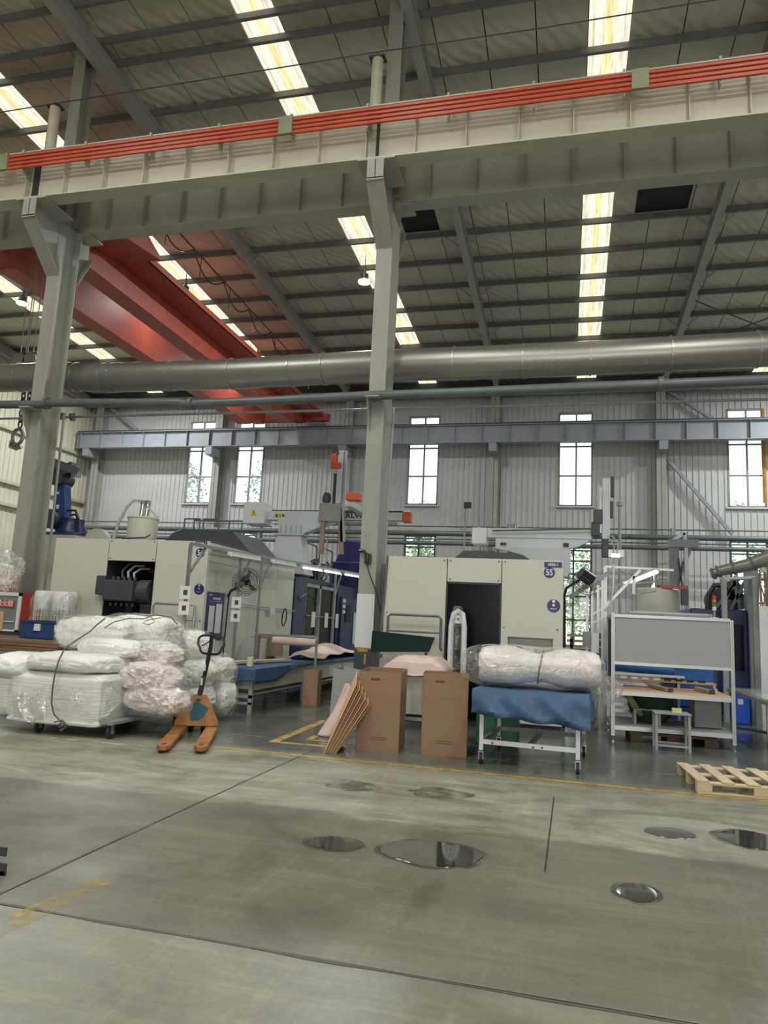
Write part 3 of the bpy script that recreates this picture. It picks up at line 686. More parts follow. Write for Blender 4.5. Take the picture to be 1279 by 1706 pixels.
# ================================================================== HIGH BAY LAMPS
def lamp(x, y, lab, power=330):
    o = thing('high_bay_lamp', lab, 'lamp', (x, y, 12.3), 'high bay lamps')
    MB().lathe([(.03, .55), (.05, .3), (.12, .25), (.13, .1), (.22, .02), (.23, 0)][::-1], (x, y, 12.25), 18).build('housing', M['steel'], o, smooth=True)
    MB().cyl((x, y, 12.225), (x, y, 12.245), .19, 18).build('lens', M['lamp'], o)
    MB().cyl((x, y, 12.7), (x, y, roof(y)-.2), .012, 6).build('hanger_rod', M['steel'], o)
    l = bpy.data.lights.new('lamp_light', 'AREA'); l.shape = 'DISK'; l.size = .4; l.energy = power; l.color = (.95, 1, .98)
    q = bpy.data.objects.new('lamp_light', l); COL.objects.link(q); q.parent = o; q.location = (0, 0, -.09)
for x, y, l in ((-12.67, 20.64, 'high bay lamp hanging right above the middle of the red crane'), (-12.83, 26.98, 'high bay lamp just above the duct at the end of the crane'), (-6.36, 20.71, 'high bay lamp immediately left of the middle column'), (-19.06, 20.48, 'high bay lamp left of the left column')): lamp(x, y, l, 70 if x < -12 and x > -13 else 620)
for x, y in ((0.0, 20.7), (6.3, 20.7), (-6.36, 27.0), (0.0, 27.0)):
    pass
for x, y, l, pw_ in ((-9.5, 4.5, 'added unseen high bay lamp over the aisle beside the left column', 300), (-3.2, 3.5, 'added unseen high bay lamp over the aisle in front of the middle column', 250), (3.2, 4.5, 'added unseen high bay lamp over the aisle at the right', 250), (-3.2, -3.5, 'added unseen high bay lamp behind the photographer, left', 250), (3.2, -3.5, 'added unseen high bay lamp behind the photographer, right', 250),  # unseen lamps added to brighten the aisle and the far bay
                     (9.8, 20.7, 'added unseen high bay lamp in the far bay beyond the right edge', 850), (9.8, 27.2, 'added unseen high bay lamp near the far wall beyond the right edge', 650), (-19.4, 27.5, 'added unseen high bay lamp near the far wall at the left', 500)): lamp(x, y, l, pw_)

# ================================================================== DUCTS AND PIPES
d = thing('ventilation_duct', 'large round galvanised duct running behind the columns', 'duct', (-5, 13.35, 6.62))
DR = .315; DY = 13.35
dp = [(-24.5, DY, 6.70), (-11.2, DY, 6.68), (-10.2, DY, 6.60), (-9.2, DY, 6.58), (-6.7, DY, 6.56), (-4.0, DY, 6.60), (0, DY, 6.58), (3.3, DY, 6.62), (9, DY, 6.62)]
MB().tube(dp, DR, 32).build('duct_pipe', M['galv'], d, smooth=True)
def ring(x, name='duct_ring', par=None, r=DR+.018, wd=.03):
    z = 6.6
    for a, b in zip(dp, dp[1:]):
        if a[0] <= x <= b[0]: z = a[2]+(b[2]-a[2])*(x-a[0])/(b[0]-a[0])
    return MB().cyl((x-wd/2, DY, z), (x+wd/2, DY, z), r, 28).build(name, M['steel'], par or d)
for px in (38, 118, 132, 178, 192, 288, 388, 487, 541, 757, 872, 920, 983, 1117, 1262):
    ring(at(px, 610, Y=DY).x)
p = thing('fume_pipe', 'dark grey pipe bracketed to the front of the columns', 'pipe', (-4, 11.78, 5.5))
PY_ = 11.78
pp = [at(px, py, Y=PY_) for px, py in ((-140, 675), (0, 674), (72, 674), (85, 671), (300, 671), (312, 674), (325, 673), (460, 667), (620, 659), (760, 654), (900, 648), (1000, 644), (1279, 633), (1400, 630))]
MB().tube(pp, .082, 14).build('pipe', M['pipedark'], p, smooth=True)
for px, py in ((78, 672), (318, 673), (1100, 640)):
    q = at(px, py, Y=PY_); MB().cyl((q.x-.04, PY_, q.z), (q.x+.04, PY_, q.z), .12, 16).build('flange_joint', M['pipedark'], p, smooth=True)
for x in (-10.45, -3.32, 3.81):
    MB().prism([(11.94, 5.42), (11.62, 5.42), (11.94, 4.85)], 'x', x-.09-.01, x-.09+.01).bx(x-.12, x+.12, 11.62, 11.94, 5.395, 5.42).build('bracket', M['column'], p)
p = thing('thin_pipe', 'thin grey pipe running behind the columns under the duct', 'pipe', (-4, 14, 5.9))
MB().cyl((-24, 14, 5.93), (9, 14, 5.9), .028, 8).build('pipe', M['pipegrey'], p, smooth=True)
q = at(121, 694, Y=14); MB().cyl((q.x-.03, 14, 5.92), (q.x+.03, 14, 5.92), .10, 16).build('valve_wheel', M['pipedark'], p)
B(q.x-.75, q.x-.2, 13.9, 14.02, 5.86, 6.0).build('valve_body', M['pipedark'], p)
p = thing('riser_pipe', 'thin riser pipe down the right side of the middle column', 'pipe', (-2.95, 12.2, 0))
MB().tube([at(656, 680, Y=12.2), at(648, 800, Y=12.2), at(640, 950, Y=12.2), at(634, 1050, Y=12.2)], .022, 8).build('pipe', M['pipegrey'], p, smooth=True)
MB().tube([at(639, 940, Y=12.17), at(634, 1052, Y=12.17)], .035, 8).build('sleeve', M['pipedark'], p, smooth=True)
p = thing('riser_pipe', 'thin riser pipe down the right side of the left column', 'pipe', (-9.9, 12.6, 0))
MB().tube([at(107, 690, Y=12.7), at(97, 780, Y=12.7), at(84, 900, Y=12.7), at(72, 1000, Y=12.7)], .025, 8).build('pipe', M['pipegrey'], p, smooth=True)
# utility pipes across the far end
up = thing('utility_pipes', 'rack of dark horizontal utility pipes in front of the far wall', 'pipe rack', (-3, 30, 5.2))
for z, r in ((5.72, .03), (5.42, .11), (5.0, .09), (5.18, .03)): MB().cyl((-23, 30, z), (12, 30, z), r, 12).build('pipe', M['pipedark'], up, smooth=True)
for x in (-20, -13.5, -8.5, -3.6, 4.0, 7.6, 11): MB().bx(x-.06, x+.06, 29.95, 30.3, 0, 5.8).build('support_post', M['far'], up)
w_ = thing('support_wire', 'thin steel wire strung below the roof purlins', 'wire', (0, 12.4, 13))
MB().tube([at(-30, 192, Y=11.0), at(200, 155, Y=11.0), at(640, 85, Y=11.0), at(900, 47, Y=11), at(1200, -2, Y=11.0)], .012, 5).build('wire', M['darkgrey'], w_)

# ================================================================== MOULDING MACHINE 54 (left)
def screws(parent, pts, y, m=None):
    for (x, z) in pts: MB().cyl((x, y, z), (x, y-.008, z), .012, 8).build('screw', m or M['darkgrey'], parent)
def disc(parent, x, z, y, r, m, name='round_sticker'):
    return MB().cyl((x, y, z), (x, y-.004, z), r, 28).build(name, m, parent)
m54 = thing('moulding_machine', 'large cream moulding machine housing marked 54 with an open front door', 'machine', (-7.7, 11.5, 0))
X0, X1, Y0, Y1, ZH = -9.25, -6.10, 11.5, 15.7, 2.80
D0, D1, DZ = -8.10, -7.13, 2.40
def panel(p, x0, x1, z0, z1, y=Y0, m='cream', name='panel', t=.03):
    o = B(x0+.006, x1-.006, y, y+t, z0+.006, z1-.006).build(name, M[m], p, bevel=.006)
    return o
panel(m54, X0, D0, .12, ZH); panel(m54, D0, D1, DZ, ZH); panel(m54, D1, X1, .12, ZH)
screws(m54, [(D0+.05, DZ+.05), (D1-.05, DZ+.05), (D0+.05, ZH-.04), (D1-.05, ZH-.04), (X1-.05, ZH-.05), (X1-.05, 1.4)], Y0)
B(X0+.02, X1-.02, Y0+.02, Y1, 0, .12).build('plinth', M['darkgrey'], m54)
ys = [Y0+.03, 12.55, 13.6, 14.65, Y1]
for a, b in zip(ys, ys[1:]): B(X1-.03, X1, a+.006, b-.006, .12, ZH).build('side_panel', M['cream'], m54, bevel=.005)
B(X0, X0+.03, Y0+.03, Y1, .12, ZH).build('side_panel', M['cream'], m54)
B(X0+.03, X1-.03, 13.4, Y1, .12, ZH-.02).build('machine_core', M['darkgrey'], m54)
B(X0+.03, D0-.02, Y0+.03, 13.4, .12, ZH-.02).build('left_bay', M['darkgrey'], m54); B(D1+.02, X1-.03, Y0+.03, 13.4, .12, ZH-.02).build('right_bay', M['blackgloss'], m54)
B(X0, X1, Y0+.05, Y1, ZH-.02, ZH).build('roof_plate', M['creamd'], m54)
MB().bx(X1-.004, X1+.004, Y0+.03, 15.6, 2.44, 2.455).build('side_seam', M['creamd'], m54)
# what shows in the doorway: rear platen, cylinder, slanted rails
B(D0, D1, 12.9, 13.35, .2, 2.05).build('platen', M['blackgloss'], m54)
B(-8.05, -7.75, 12.6, 12.9, .2, 1.9).build('guide_block', M['creamd'], m54)
cyl_ = MB().cyl((-7.95, 12.55, 1.92), (-7.15, 12.55, 1.92), .17, 20).build('barrel', M['creamd'], m54, smooth=True)
for k in range(5): MB().cyl((-7.75, 12.2+.13*k, 2.3-.04*k), (-7.1, 12.2+.13*k, 2.26-.05*k), .02, 8).build('hydraulic_line', M['iron'], m54)
MB().bar((-8.06, 12.0, 1.15), (-7.30, 12.3, 1.72), .10, .08).build('slanted_rail', M['iron'], m54)
MB().bar((-7.98, 11.9, 1.12), (-7.22, 12.2, 1.66), .04, .04).build('slanted_rail', M['iron'], m54)
MB().bx(-7.92, -7.80, 11.95, 12.1, .2, 1.72).build('stand_post', M['iron'], m54)
# core puller block with bolts in the doorway
cb = B(-8.0, -7.42, 11.30, 11.95, 1.68, 2.05).build('cylinder_block', M['darkgrey'], m54, bevel=.02)
B(-8.18, -8.0, 11.34, 11.88, 1.78, 2.12).build('cylinder_flange', M['darkgrey'], cb, bevel=.01)
MB().cyl((-7.42, 11.62, 1.86), (-7.20, 11.62, 1.86), .22, 20).build('cylinder_head', M['iron'], cb)
for zz in (1.62, 2.09):
    for k in range(5): MB().cyl((-7.94+.11*k, 11.5, zz-.03), (-7.94+.11*k, 11.5, zz+.03), .03, 8).build('bolt', M['iron'], cb)
for k in range(4): MB().cyl((-8.22, 11.42+.12*k, 1.84+.06*(k % 2)), (-8.16, 11.42+.12*k, 1.84+.06*(k % 2)), .025, 8).build('bolt', M['iron'], cb)
for (a, b, c) in ((-7.82, 2.10, 2.36), (-7.7, 2.10, 2.33), (-7.58, 2.1, 2.28)): MB().tube([(a, 11.6, b), (a-.03, 11.62, (b+c)/2), (a+.04, 11.7, c), (a+.1, 11.9, c+.02)], .022, 8).build('hose', M['hose'] if a > -7.75 else M['iron'], cb, smooth=True)
# stickers, handles
B(-6.37, -6.14, Y0-.004, Y0, 2.70, 2.79).build('model_plate', M['purple'], m54); text('2100-2', 'lettering', m54, (-6.24, Y0-.006, 2.745), .065, FRONT, M['white'], bold=.0015)
B(-6.345, -6.305, Y0-.005, Y0-.004, 2.715, 2.775).build('emblem', M['alu'], m54)
disc(m54, -6.26, 2.585, Y0, .085, M['purple']); text('54', 'number', m54, (-6.26, Y0-.006, 2.585), .13, FRONT, M['white'], bold=.003, xs=.85)
disc(m54, -6.22, 1.95, Y0, .095, M['purple']); MB().cyl((-6.22, Y0-.004, 1.96), (-6.22, Y0-.006, 1.96), .02, 10).bx(-6.24, -6.20, Y0-.006, Y0-.004, 2.0, 2.035).bx(-6.27, -6.17, Y0-.006, Y0-.004, 1.90, 1.91).build('sticker_print', M['alu'], m54)
def hoop(p, x0, x1, z0, z1, y, m='steel', r=.02):
    MB().tube([(x0, y+.12, z0), (x0, y, z0+.02), (x0, y-.0, z1-.04), (x0+.04, y, z1), (x1-.04, y, z1), (x1, y, z1-.04), (x1, y, z0+.02), (x1, y+.12, z0)], r, 8).build('guard_rail', M[m], p, smooth=True)
    MB().cyl((x0, y, (z0+z1)/2), (x1, y, (z0+z1)/2), r*.7, 8).build('guard_bar', M[m], p)
hoop(m54, -6.98, -6.18, 1.15, 1.67, Y0-.16)
B(-6.75, -6.25, Y0-.01, Y0+.0, 1.28, 1.42).build('recess_panel', M['creamd'], m54)
# blue notice board on the side
nb = B(X1+.001, X1+.02, 11.58, 12.22, 1.08, 1.92).build('notice_board', M['purple'], m54, label='blue notice board with white sheets')
bl = M['paper']
MB().bx(X1+.021, X1+.024, 11.68, 12.12, 1.76, 1.765).bx(X1+.021, X1+.024, 11.66, 11.86, 1.22, 1.68).bx(X1+.021, X1+.024, 11.92, 12.14, 1.20, 1.72).build('sheet', bl, nb)
for k in range(5): B(X1+.021, X1+.024, 11.78+.06*k, 11.82+.06*k, 1.79, 1.83).build('lettering', bl, nb)
B(X1+.021, X1+.024, 11.62, 11.75, 1.86, 1.875).build('lettering', bl, nb)
# things on the roof of the machine
hp = thing('material_hopper', 'cream round material hopper with chrome loader on top of machine 54', 'hopper', (-8.75, 13.5, ZH))
MB().lathe([(.20, 0), (.24, .12), (.31, .30), (.31, .66), (.33, .66), (.33, .69), (.05, .72)], (-8.75, 13.5, ZH), 24).build('drum', M['cream'], hp, smooth=True)
for dx in (-.06, .06): MB().cyl((-8.75+dx, 13.5, 3.5), (-8.75+dx+.02, 13.5, 3.78), .05, 14).cyl((-8.75+dx+.02, 13.5, 3.78), (-8.75+dx+.02, 13.5, 3.86), .062, 14).build('suction_loader', M['chrome'], hp, smooth=True)
MB().tube([(-8.8, 13.45, 3.84), (-8.95, 13.4, 3.86), (-9.08, 13.35, 3.7), (-9.2, 13.3, 3.35), (-9.3, 13.3, 2.9)], .035, 8).build('suction_hose', M['hose'], hp, smooth=True)
MB().tube([(-8.65, 13.45, 3.72), (-8.5, 13.4, 3.62), (-8.36, 13.4, 3.5)], .02, 6).build('air_line', M['hose'], hp, smooth=True)
MB().tube([(-8.98, 13.1, 2.80), (-8.9, 13.1, 3.0), (-8.4, 13.1, 3.02), (-8.3, 13.1, 3.08)], .018, 6).build('hoop', M['darkgrey'], hp)
cv = thing('machine_cover', 'low dark sloped cover on the roof of machine 54', 'cover', (-7.6, 14, ZH))
MB().prism([(-8.55, ZH), (-8.15, ZH+.42), (-7.95, ZH+.50), (-6.75, ZH+.46), (-6.35, ZH+.05), (-6.30, ZH)], 'y', 13.7, 15.2).build('hood', M['darkgrey'], cv, bevel=.02)
for x in (-8.0, -7.55): 
    MB().tube([(x, 13.9, ZH+.48), (x, 13.9, ZH+.74), (x+.36, 13.9, ZH+.74), (x+.36, 13.9, ZH+.48)], .022, 8).build('hoop', M['pipedark'], cv, smooth=True)
MB().tube([(-8.05, 14.4, ZH+.45), (-8.05, 14.4, ZH+.78), (-6.9, 14.4, ZH+.78), (-6.9, 14.4, ZH+.42)], .022, 8).cyl((-7.2, 14.4, ZH+.45), (-7.2, 14.4, ZH+.78), .022, 8).build('railing', M['pipedark'], cv, smooth=True)
# the injection end behind: blue frame, dark guard doors
ib = thing('injection_unit', 'dark blue injection end of machine 54 with acrylic guard doors and white notices', 'machine', (-7.5, 18, 0))
B(-9.0, -6.25, 15.74, 21.6, 0, 2.55).build('body', M['navy'], ib, bevel=.02)
B(-6.25, -6.08, 15.74, 16.5, 0, 2.45).build('frame_post', M['navy'], ib)
for a, b in ((16.5, 17.6), (17.6, 18.9)):
    B(-6.20, -6.17, a+.03, b-.03, .4, 2.35).build('guard_door', M['blackgloss'], ib)
    MB().bx(-6.19, -6.10, a, a+.07, .3, 2.4).bx(-6.19, -6.10, b-.07, b, .3, 2.4).bx(-6.19, -6.10, a, b, 2.32, 2.4).build('door_frame', M['pipegrey'], ib)
B(-6.16, -6.06, 18.95, 19.15, .2, 2.5).build('frame_post', M['navy'], ib)
B(-6.2, -6.0, 19.15, 21.4, .2, 2.2).build('control_cabinet', M['navy'], ib); B(-5.99, -5.98, 19.5, 20.0, 1.5, 2.0).build('screen', M['blackgloss'], ib); B(-5.99, -5.97, 20.3, 20.8, .9, 1.8).build('notice', M['paper'], ib)
MB().cyl((-6.03, 16.5, 1.62), (-6.03, 19.0, 1.60), .02, 8).build('door_bar', M['steel'], ib)
for y in (16.75, 17.75, 18.65): B(-6.0, -5.995, y, y+.26, 1.35, 1.72).build('notice', M['paper'], ib)
for z in (1.75, 1.9, 2.05): B(-6.0, -5.995, 19.25, 19.5, z, z+.09).build('notice', M['paper'], ib)
B(-6.16, -5.9, 16.4, 18.8, .55, .88).build('sill_box', M['pipedark'], ib)
MB().tube([(-6.0, 15.8, 2.0), (-5.9, 16.0, 2.1), (-5.85, 16.4, 2.05), (-5.9, 16.7, 1.95)], .025, 8).build('cable', M['black'], ib, smooth=True)
# bar, cable loop on side of 54
sb = thing('support_bar', 'horizontal rod with a hanging black cable loop on the side of machine 54', 'rod', (-6.0, 14, 1.7))
MB().cyl((-6.02, 12.9, 1.76), (-6.02, 15.65, 1.70), .015, 8).build('rod', M['steel'], sb)
MB().tube([(-6.0+.012*math.sin(t), 15.0+.12*math.cos(t), 1.55+.19*math.sin(t)) for t in [2*math.pi*i/16 for i in range(16)]], .014, 6, closed=True).build('cable_loop', M['black'], sb)
B(-6.01, -6.0, 14.2, 14.45, 1.6, 1.74).build('paper_tag', M['paper'], sb)

# ---- take-out robot over machine 54
rb = thing('takeout_robot', 'white beam take-out robot with orange end caps above machine 54', 'robot', (-6.3, 16, 2.6))
RY = 16.3
def T(px, py, Y=RY): return at(px, py, Y=Y)
a = T(458, 921); b = T(514, 921); c_ = T(470, 893); e = T(502, 893)
zb = 2.57
MB().add([(a.x-.05, RY-.3, zb), (b.x+.05, RY-.3, zb), (b.x+.05, RY+.3, zb), (a.x-.05, RY+.3, zb), (c_.x-.06, RY-.2, c_.z), (e.x+.06, RY-.2, c_.z), (e.x+.06, RY+.2, c_.z), (c_.x-.06, RY+.2, c_.z)], [(3, 2, 1, 0), (4, 5, 6, 7), (0, 1, 5, 4), (1, 2, 6, 5), (2, 3, 7, 6), (3, 0, 4, 7)]).build('pedestal', M['whiteb'], rb, bevel=.01)
B(c_.x-.12, e.x+.14, RY-.25, RY+.25, c_.z, c_.z+.04).build('pedestal_flange', M['whiteb'], rb)
q0 = T(460, 885); q1 = T(553, 865)
MB().prism([(c_.x-.05, c_.z+.04), (e.x+.08, c_.z+.04), (T(553, 875).x, T(553, 872).z), (T(553, 865).x, T(560, 862).z), (c_.x-.1, T(462, 862).z)], 'y', RY-.14, RY+.14).build('shoulder', M['whiteb'], rb, bevel=.01)
for k in range(5): B(c_.x+.0+.13*k, c_.x+.02+.13*k, RY-.2, RY-.14, c_.z+.04, c_.z+.26).build('rib', M['whiteb'], rb)
zt = T(500, 853).z
B(T(448, 860).x, T(556, 855).x, RY-.13, RY+.13, zt-.22, zt).build('traverse_beam', M['whiteb'], rb, bevel=.01)
B(T(455, 850).x, T(606, 850).x, RY-.1, RY+.1, zt, zt+.03).build('rail', M['darkgrey'], rb)
a = T(461, 858); b = T(479, 858); B(a.x, b.x, RY-.136, RY-.131, zt-.17, zt-.07).build('yellow_label', M['yellow'], rb); text('◄ Z ►', 'lettering', rb, ((a.x+b.x)/2, RY-.139, zt-.12), .09, FRONT, M['print'])
a = T(417, 840); b = T(448, 876); bxx = B(a.x, b.x, RY-.35, RY-.1+.35, b.z, a.z).build('control_box', M['white'], rb, bevel=.015)
cx_ = (a.x+b.x)/2; cz_ = (a.z+b.z)/2; MB().prism([(cx_-.09, cz_-.07), (cx_+.09, cz_-.07), (cx_, cz_+.09)], 'y', RY-.354, RY-.350).build('warning_triangle', M['yellow'], bxx); B(cx_-.008, cx_+.008, RY-.358, RY-.354, cz_-.03, cz_+.04).build('warning_mark', M['print'], bxx)
# crosswise beam with lettering, reaching past the column
y2 = 17.0; zc = T(620, 861, y2).z; a = T(560, 861, y2); b = T(672, 861, y2)
B(a.x, b.x, y2-.1, y2+.1, zc-.10, zc+.10).build('kick_beam', M['whiteb'], rb, bevel=.008)
B(b.x, T(685, 861, y2).x, y2-.13, y2+.13, zc-.13, zc+.12).build('end_cap', M['orangered'], rb, bevel=.01)
B(a.x, b.x, y2-.08, y2+.08, zc+.12, zc+.14).build('rail', M['darkgrey'], rb); B(a.x, T(662, 861, y2).x, y2-.06, y2+.06, zc-.2, zc-.14).build('cable_tray', M['pipegrey'], rb)
text('ARLWE', 'lettering', rb, (T(591, 861, y2).x, y2-.104, zc), .17, FRONT, M['print'], bold=.004, xs=1.25)
# beam coming towards the camera with orange cap
a = T(578, 826, 14.6); b = T(600, 846, 16.9)
MB().bar(T(580, 838, 14.9), T(612, 858, 17.0), .16, .14).build('side_beam', M['whiteb'], rb)
B(a.x, T(600, 826, 14.6).x, 14.5, 14.75, T(580, 834, 14.6).z, T(580, 822, 14.6).z).build('end_cap', M['orangered'], rb, bevel=.01)
# vertical axis
a = T(568, 753); b = T(577, 852); MB().bx(a.x-.02, a.x+.12, RY-.16, RY, b.z-.1, a.z).build('vertical_axis', M['whiteb'], rb, bevel=.006)
MB().bx(a.x+.14, a.x+.19, RY-.14, RY-.04, b.z-.8, a.z).build('linear_rail', M['alu'], rb)
a2 = T(556, 760); MB().bx(a2.x, a2.x+.13, RY-.2, RY-.12, T(556, 783).z, a2.z+.02).bx(a2.x+.13, a2.x+.26, RY-.2, RY-.12, T(556, 783).z, T(556, 774).z).build('orange_bracket', M['orangered'], rb)
MB().tube([(a2.x+.03, RY-.15, a2.z), (a2.x+.04, RY-.15, a2.z+.2), (a2.x+.12, RY-.15, a2.z+.2), (a2.x+.16, RY-.15, a2.z)], .035, 8).build('cable_chain', M['darkgrey'], rb)
B(a2.x+.06, a2.x+.13, RY-.1, RY-.02, T(560, 840).z, T(560, 790).z).build('cable_chain', M['darkgrey'], rb)
MB().lathe([(.10, 0), (.11, .1), (.09, .2), (.05, .24)], (T(546, 834).x, RY-.1, T(546, 838).z), 16).build('motor', M['iron'], rb, smooth=True)
B(T(538, 850).x, T(575, 850).x, RY-.32, RY-.1, T(550, 872).z, T(550, 842).z).build('carriage', M['steel'], rb, bevel=.02)
for (p0, p1, m_) in (((545, 860), (540, 925), 'brownp'), ((572, 850), (574, 925), 'brownp'), ((575, 850), (576, 905), 'alu')):
    u0 = T(*p0); u1 = T(*p1); MB().bar((u0.x, RY-.25, u0.z), (u1.x, RY-.25, u1.z), .10, .08).build('wrist_bar', M[m_], rb)
MB().tube([T(545, 900, 15.8), T(540, 925, 15.8), T(530, 945, 15.8)], .02, 6).build('air_hose', M['hose'], rb, smooth=True)
# clutter of valves, hoses, guard rails on the roof of the injection end
vc = thing('valve_manifold', 'tangle of dark hoses and valves at the head of the injection unit', 'manifold', (-5.9, 18, 2.55))
rnd = random.Random(3)
for k in range(16):
    p0 = Vector((-6.5-rnd.random()*.8, 16.6+rnd.random()*3, 2.6)); pts = [p0]
    for j in range(5): p0 = p0+Vector((rnd.uniform(-.2, .2), rnd.uniform(-.25, .35), rnd.uniform(-.02, .28) if j < 3 else rnd.uniform(-.35, 0))); p0.z = max(p0.z, 2.62); pts.append(p0.copy())
    MB().tube(pts, rnd.uniform(.015, .035), 6).build('hose', rnd.choice([M['black'], M['iron'], M['pipedark'], M['redbox']]), vc, smooth=True)
for k in range(8):
    x, y = -6.45-rnd.random()*.7, 16.9+rnd.random()*2.4; s = rnd.uniform(.08, .2)
    MB().bx(x-s, x+s, y-s, y+s, 2.56, 2.62+s*1.6).cyl((x, y, 2.6+s), (x, y, 2.75+s*2.2), s*.5, 10).build('valve_block', rnd.choice([M['iron'], M['steel'], M['darkgrey']]), vc, bevel=.01)
gr = thing('roof_railing', 'dark tubular guard rails on the injection unit roof', 'railing', (-6.4, 17, 2.55))
for x0, y0 in ((-6.3, 16.6), (-6.3, 17.9)):
    MB().tube([(x0, y0, 2.56), (x0, y0, 3.35), (x0, y0+.08, 3.42), (x0, y0+1.0, 3.42), (x0, y0+1.08, 3.35), (x0, y0+1.08, 2.56)], .022, 8).build('hoop', M['pipedark'], gr, smooth=True)
    MB().cyl((x0, y0, 3.0), (x0, y0+1.08, 3.0), .018, 8).build('mid_rail', M['pipedark'], gr)
bt = thing('oil_tank', 'dark blue upright tank behind the injection unit, left of the middle column', 'tank', (-6.6, 22.6, 0))
MB().bx(-7.3, -5.95, 21.8, 23.6, 0, 3.4).build('tank_body', M['navy'], bt, bevel=.03)
MB().prism([(-7.2, 3.4), (-6.0, 3.4), (-6.2, 4.0), (-6.9, 4.1)], 'y', 22.0, 23.2).build('hopper_top', M['purple'], bt)

# ================================================================== BLUE SIX-AXIS ROBOT
br = thing('articulated_robot', 'blue six-axis robot arm standing behind machine 54 at the left', 'robot', (-12.1, 15.5, 0))
B(-12.6, -11.6, 15.1, 15.9, 0, 3.28).build('pedestal', M['creamd'], br)
B(-12.5, -11.7, 15.15, 15.85, 3.28, 3.36).build('base_plate', M['bluep'], br, bevel=.01)
MB().lathe([(.38, 0), (.36, .12), (.30, .22), (.30, .36), (.12, .42)], (-12.05, 15.5, 3.36), 20).build('turntable', M['navy'], br, smooth=True)
MB().cyl((-12.42, 15.4, 3.68), (-12.42, 15.05, 3.68), .24, 20).build('shoulder_motor', M['iron'], br, smooth=True)
MB().prism([(-12.42, 3.5), (-12.02, 3.5), (-12.18, 4.55), (-12.30, 4.62), (-12.52, 4.60), (-12.50, 4.2)], 'y', 15.25, 15.5).build('lower_arm', M['bluep'], br, bevel=.03)
MB().bx(-12.36, -12.28, 15.24, 15.25, 3.95, 4.05).bx(-12.40, -12.33, 15.24, 15.25, 4.32, 4.38).build('label_plate', M['paper'], br)
MB().cyl((-12.38, 15.6, 4.72), (-12.38, 15.1, 4.72), .20, 20).build('elbow', M['iron'], br, smooth=True)
MB().bar((-12.5, 15.3, 4.86), (-11.98, 15.3, 5.0), .30, .26).build('forearm', M['iron'], br)
MB().bar((-12.6, 15.2, 5.14), (-11.86, 15.2, 4.9), .12, .20).build('gripper_plate', M['pipedark'], br)
B(-12.0, -11.9, 15.2, 15.45, 4.78, 4.9).build('wrist', M['steel'], br)
MB().tube([(-11.95, 15.3, 3.8), (-11.8, 15.3, 3.82), (-11.72, 15.3, 3.6), (-11.75, 15.3, 3.4)], .03, 8).tube([(-12.0, 15.2, 3.9), (-11.75, 15.2, 3.9), (-11.62, 15.2, 3.65), (-11.6, 15.2, 3.4)], .03, 8).build('cable', M['black'], br, smooth=True)

# ================================================================== MOULDING MACHINE 55
m55 = thing('moulding_machine', 'cream moulding machine housing marked 55 with a closed black front door', 'machine', (-1.5, 11.5, 0))
X0, X1, ZH = -2.88, -.06, 2.62; D0, D1, DZ = -1.87, -1.0, 2.22
panel(m55, X0, D0, .12, ZH); panel(m55, D0, D1, DZ, ZH)
rx0, rx1, rz1 = -.89, -.20, 1.41
MB().bx(D1+.006, X1, Y0, Y0+.03, rz1, ZH-.006).bx(D1+.006, rx0, Y0, Y0+.03, .12, rz1).bx(rx1, X1, Y0, Y0+.03, .12, rz1).bx(rx0, rx1, Y0, Y0+.03, .12, .75).build('panel', M['cream'], m55)
B(rx0, rx1, Y0+.18, Y0+.2, .75, rz1).build('recess_back', M['cream'], m55)
MB().bx(rx0-.001, rx0+.01, Y0+.03, Y0+.2, .75, rz1).bx(rx1-.01, rx1, Y0+.03, Y0+.2, .75, rz1).bx(rx0, rx1, Y0+.03, Y0+.2, rz1-.01, rz1).build('recess_lining', M['creamd'], m55)
cn = B(-.66, -.46, Y0+.06, Y0+.18, 1.16, 1.28).build('water_manifold', M['steel'], m55, bevel=.01)
for k in range(4): MB().cyl((-.64+.06*k, Y0+.02, 1.18), (-.64+.06*k, Y0+.1, 1.18), .018, 8).build('coupling', M['iron'], cn)
MB().tube([(-.66, Y0+.1, 1.24), (-.74, Y0+.06, 1.26), (-.80, Y0+.05, 1.18), (-.82, Y0+.05, 1.05)], .016, 8).build('hose', M['black'], cn, smooth=True)
screws(m55, [(D0-.05, ZH-.05), (D0+.05, ZH-.05), (D1-.05, ZH-.05), (D1+.05, ZH-.05), (D0+.05, DZ+.05), (D1-.05, DZ+.05), (X1-.06, ZH-.05), (X0+.05, 1.7), (X1-.08, 1.55), (D1+.05, 1.55)], Y0)
dr = B(D0+.01, D1-.01, Y0+.03, Y0+.05, .12, DZ).build('door', M['blackgloss'], m55, label='closed glossy black door')
MB().bx(D0, D0+.02, Y0-.0, Y0+.06, .12, DZ).bx(D1-.02, D1, Y0-.0, Y0+.06, .12, DZ).bx(D0, D1, Y0+.0, Y0+.06, DZ-.02, DZ).build('door_frame', M['black'], m55)
B(X0+.02, X1-.02, Y0+.06, 15.6, 0, .12).build('plinth', M['darkgrey'], m55)
B(X0+.03, X1-.03, Y0+.21, 15.6, .12, ZH-.03).build('machine_core', M['darkgrey'], m55)
for a, b in ((Y0+.03, 12.9), (12.9, 14.25), (14.25, 15.6)):
    B(X1-.03, X1, a+.005, b-.005, .12, ZH-.006).build('side_panel', M['cream'], m55); B(X0, X0+.03, a+.005, b-.005, .12, ZH-.006).build('side_panel', M['cream'], m55)
B(X0, X1, Y0+.03, 15.6, ZH-.03, ZH-.006).build('roof_plate', M['creamd'], m55)
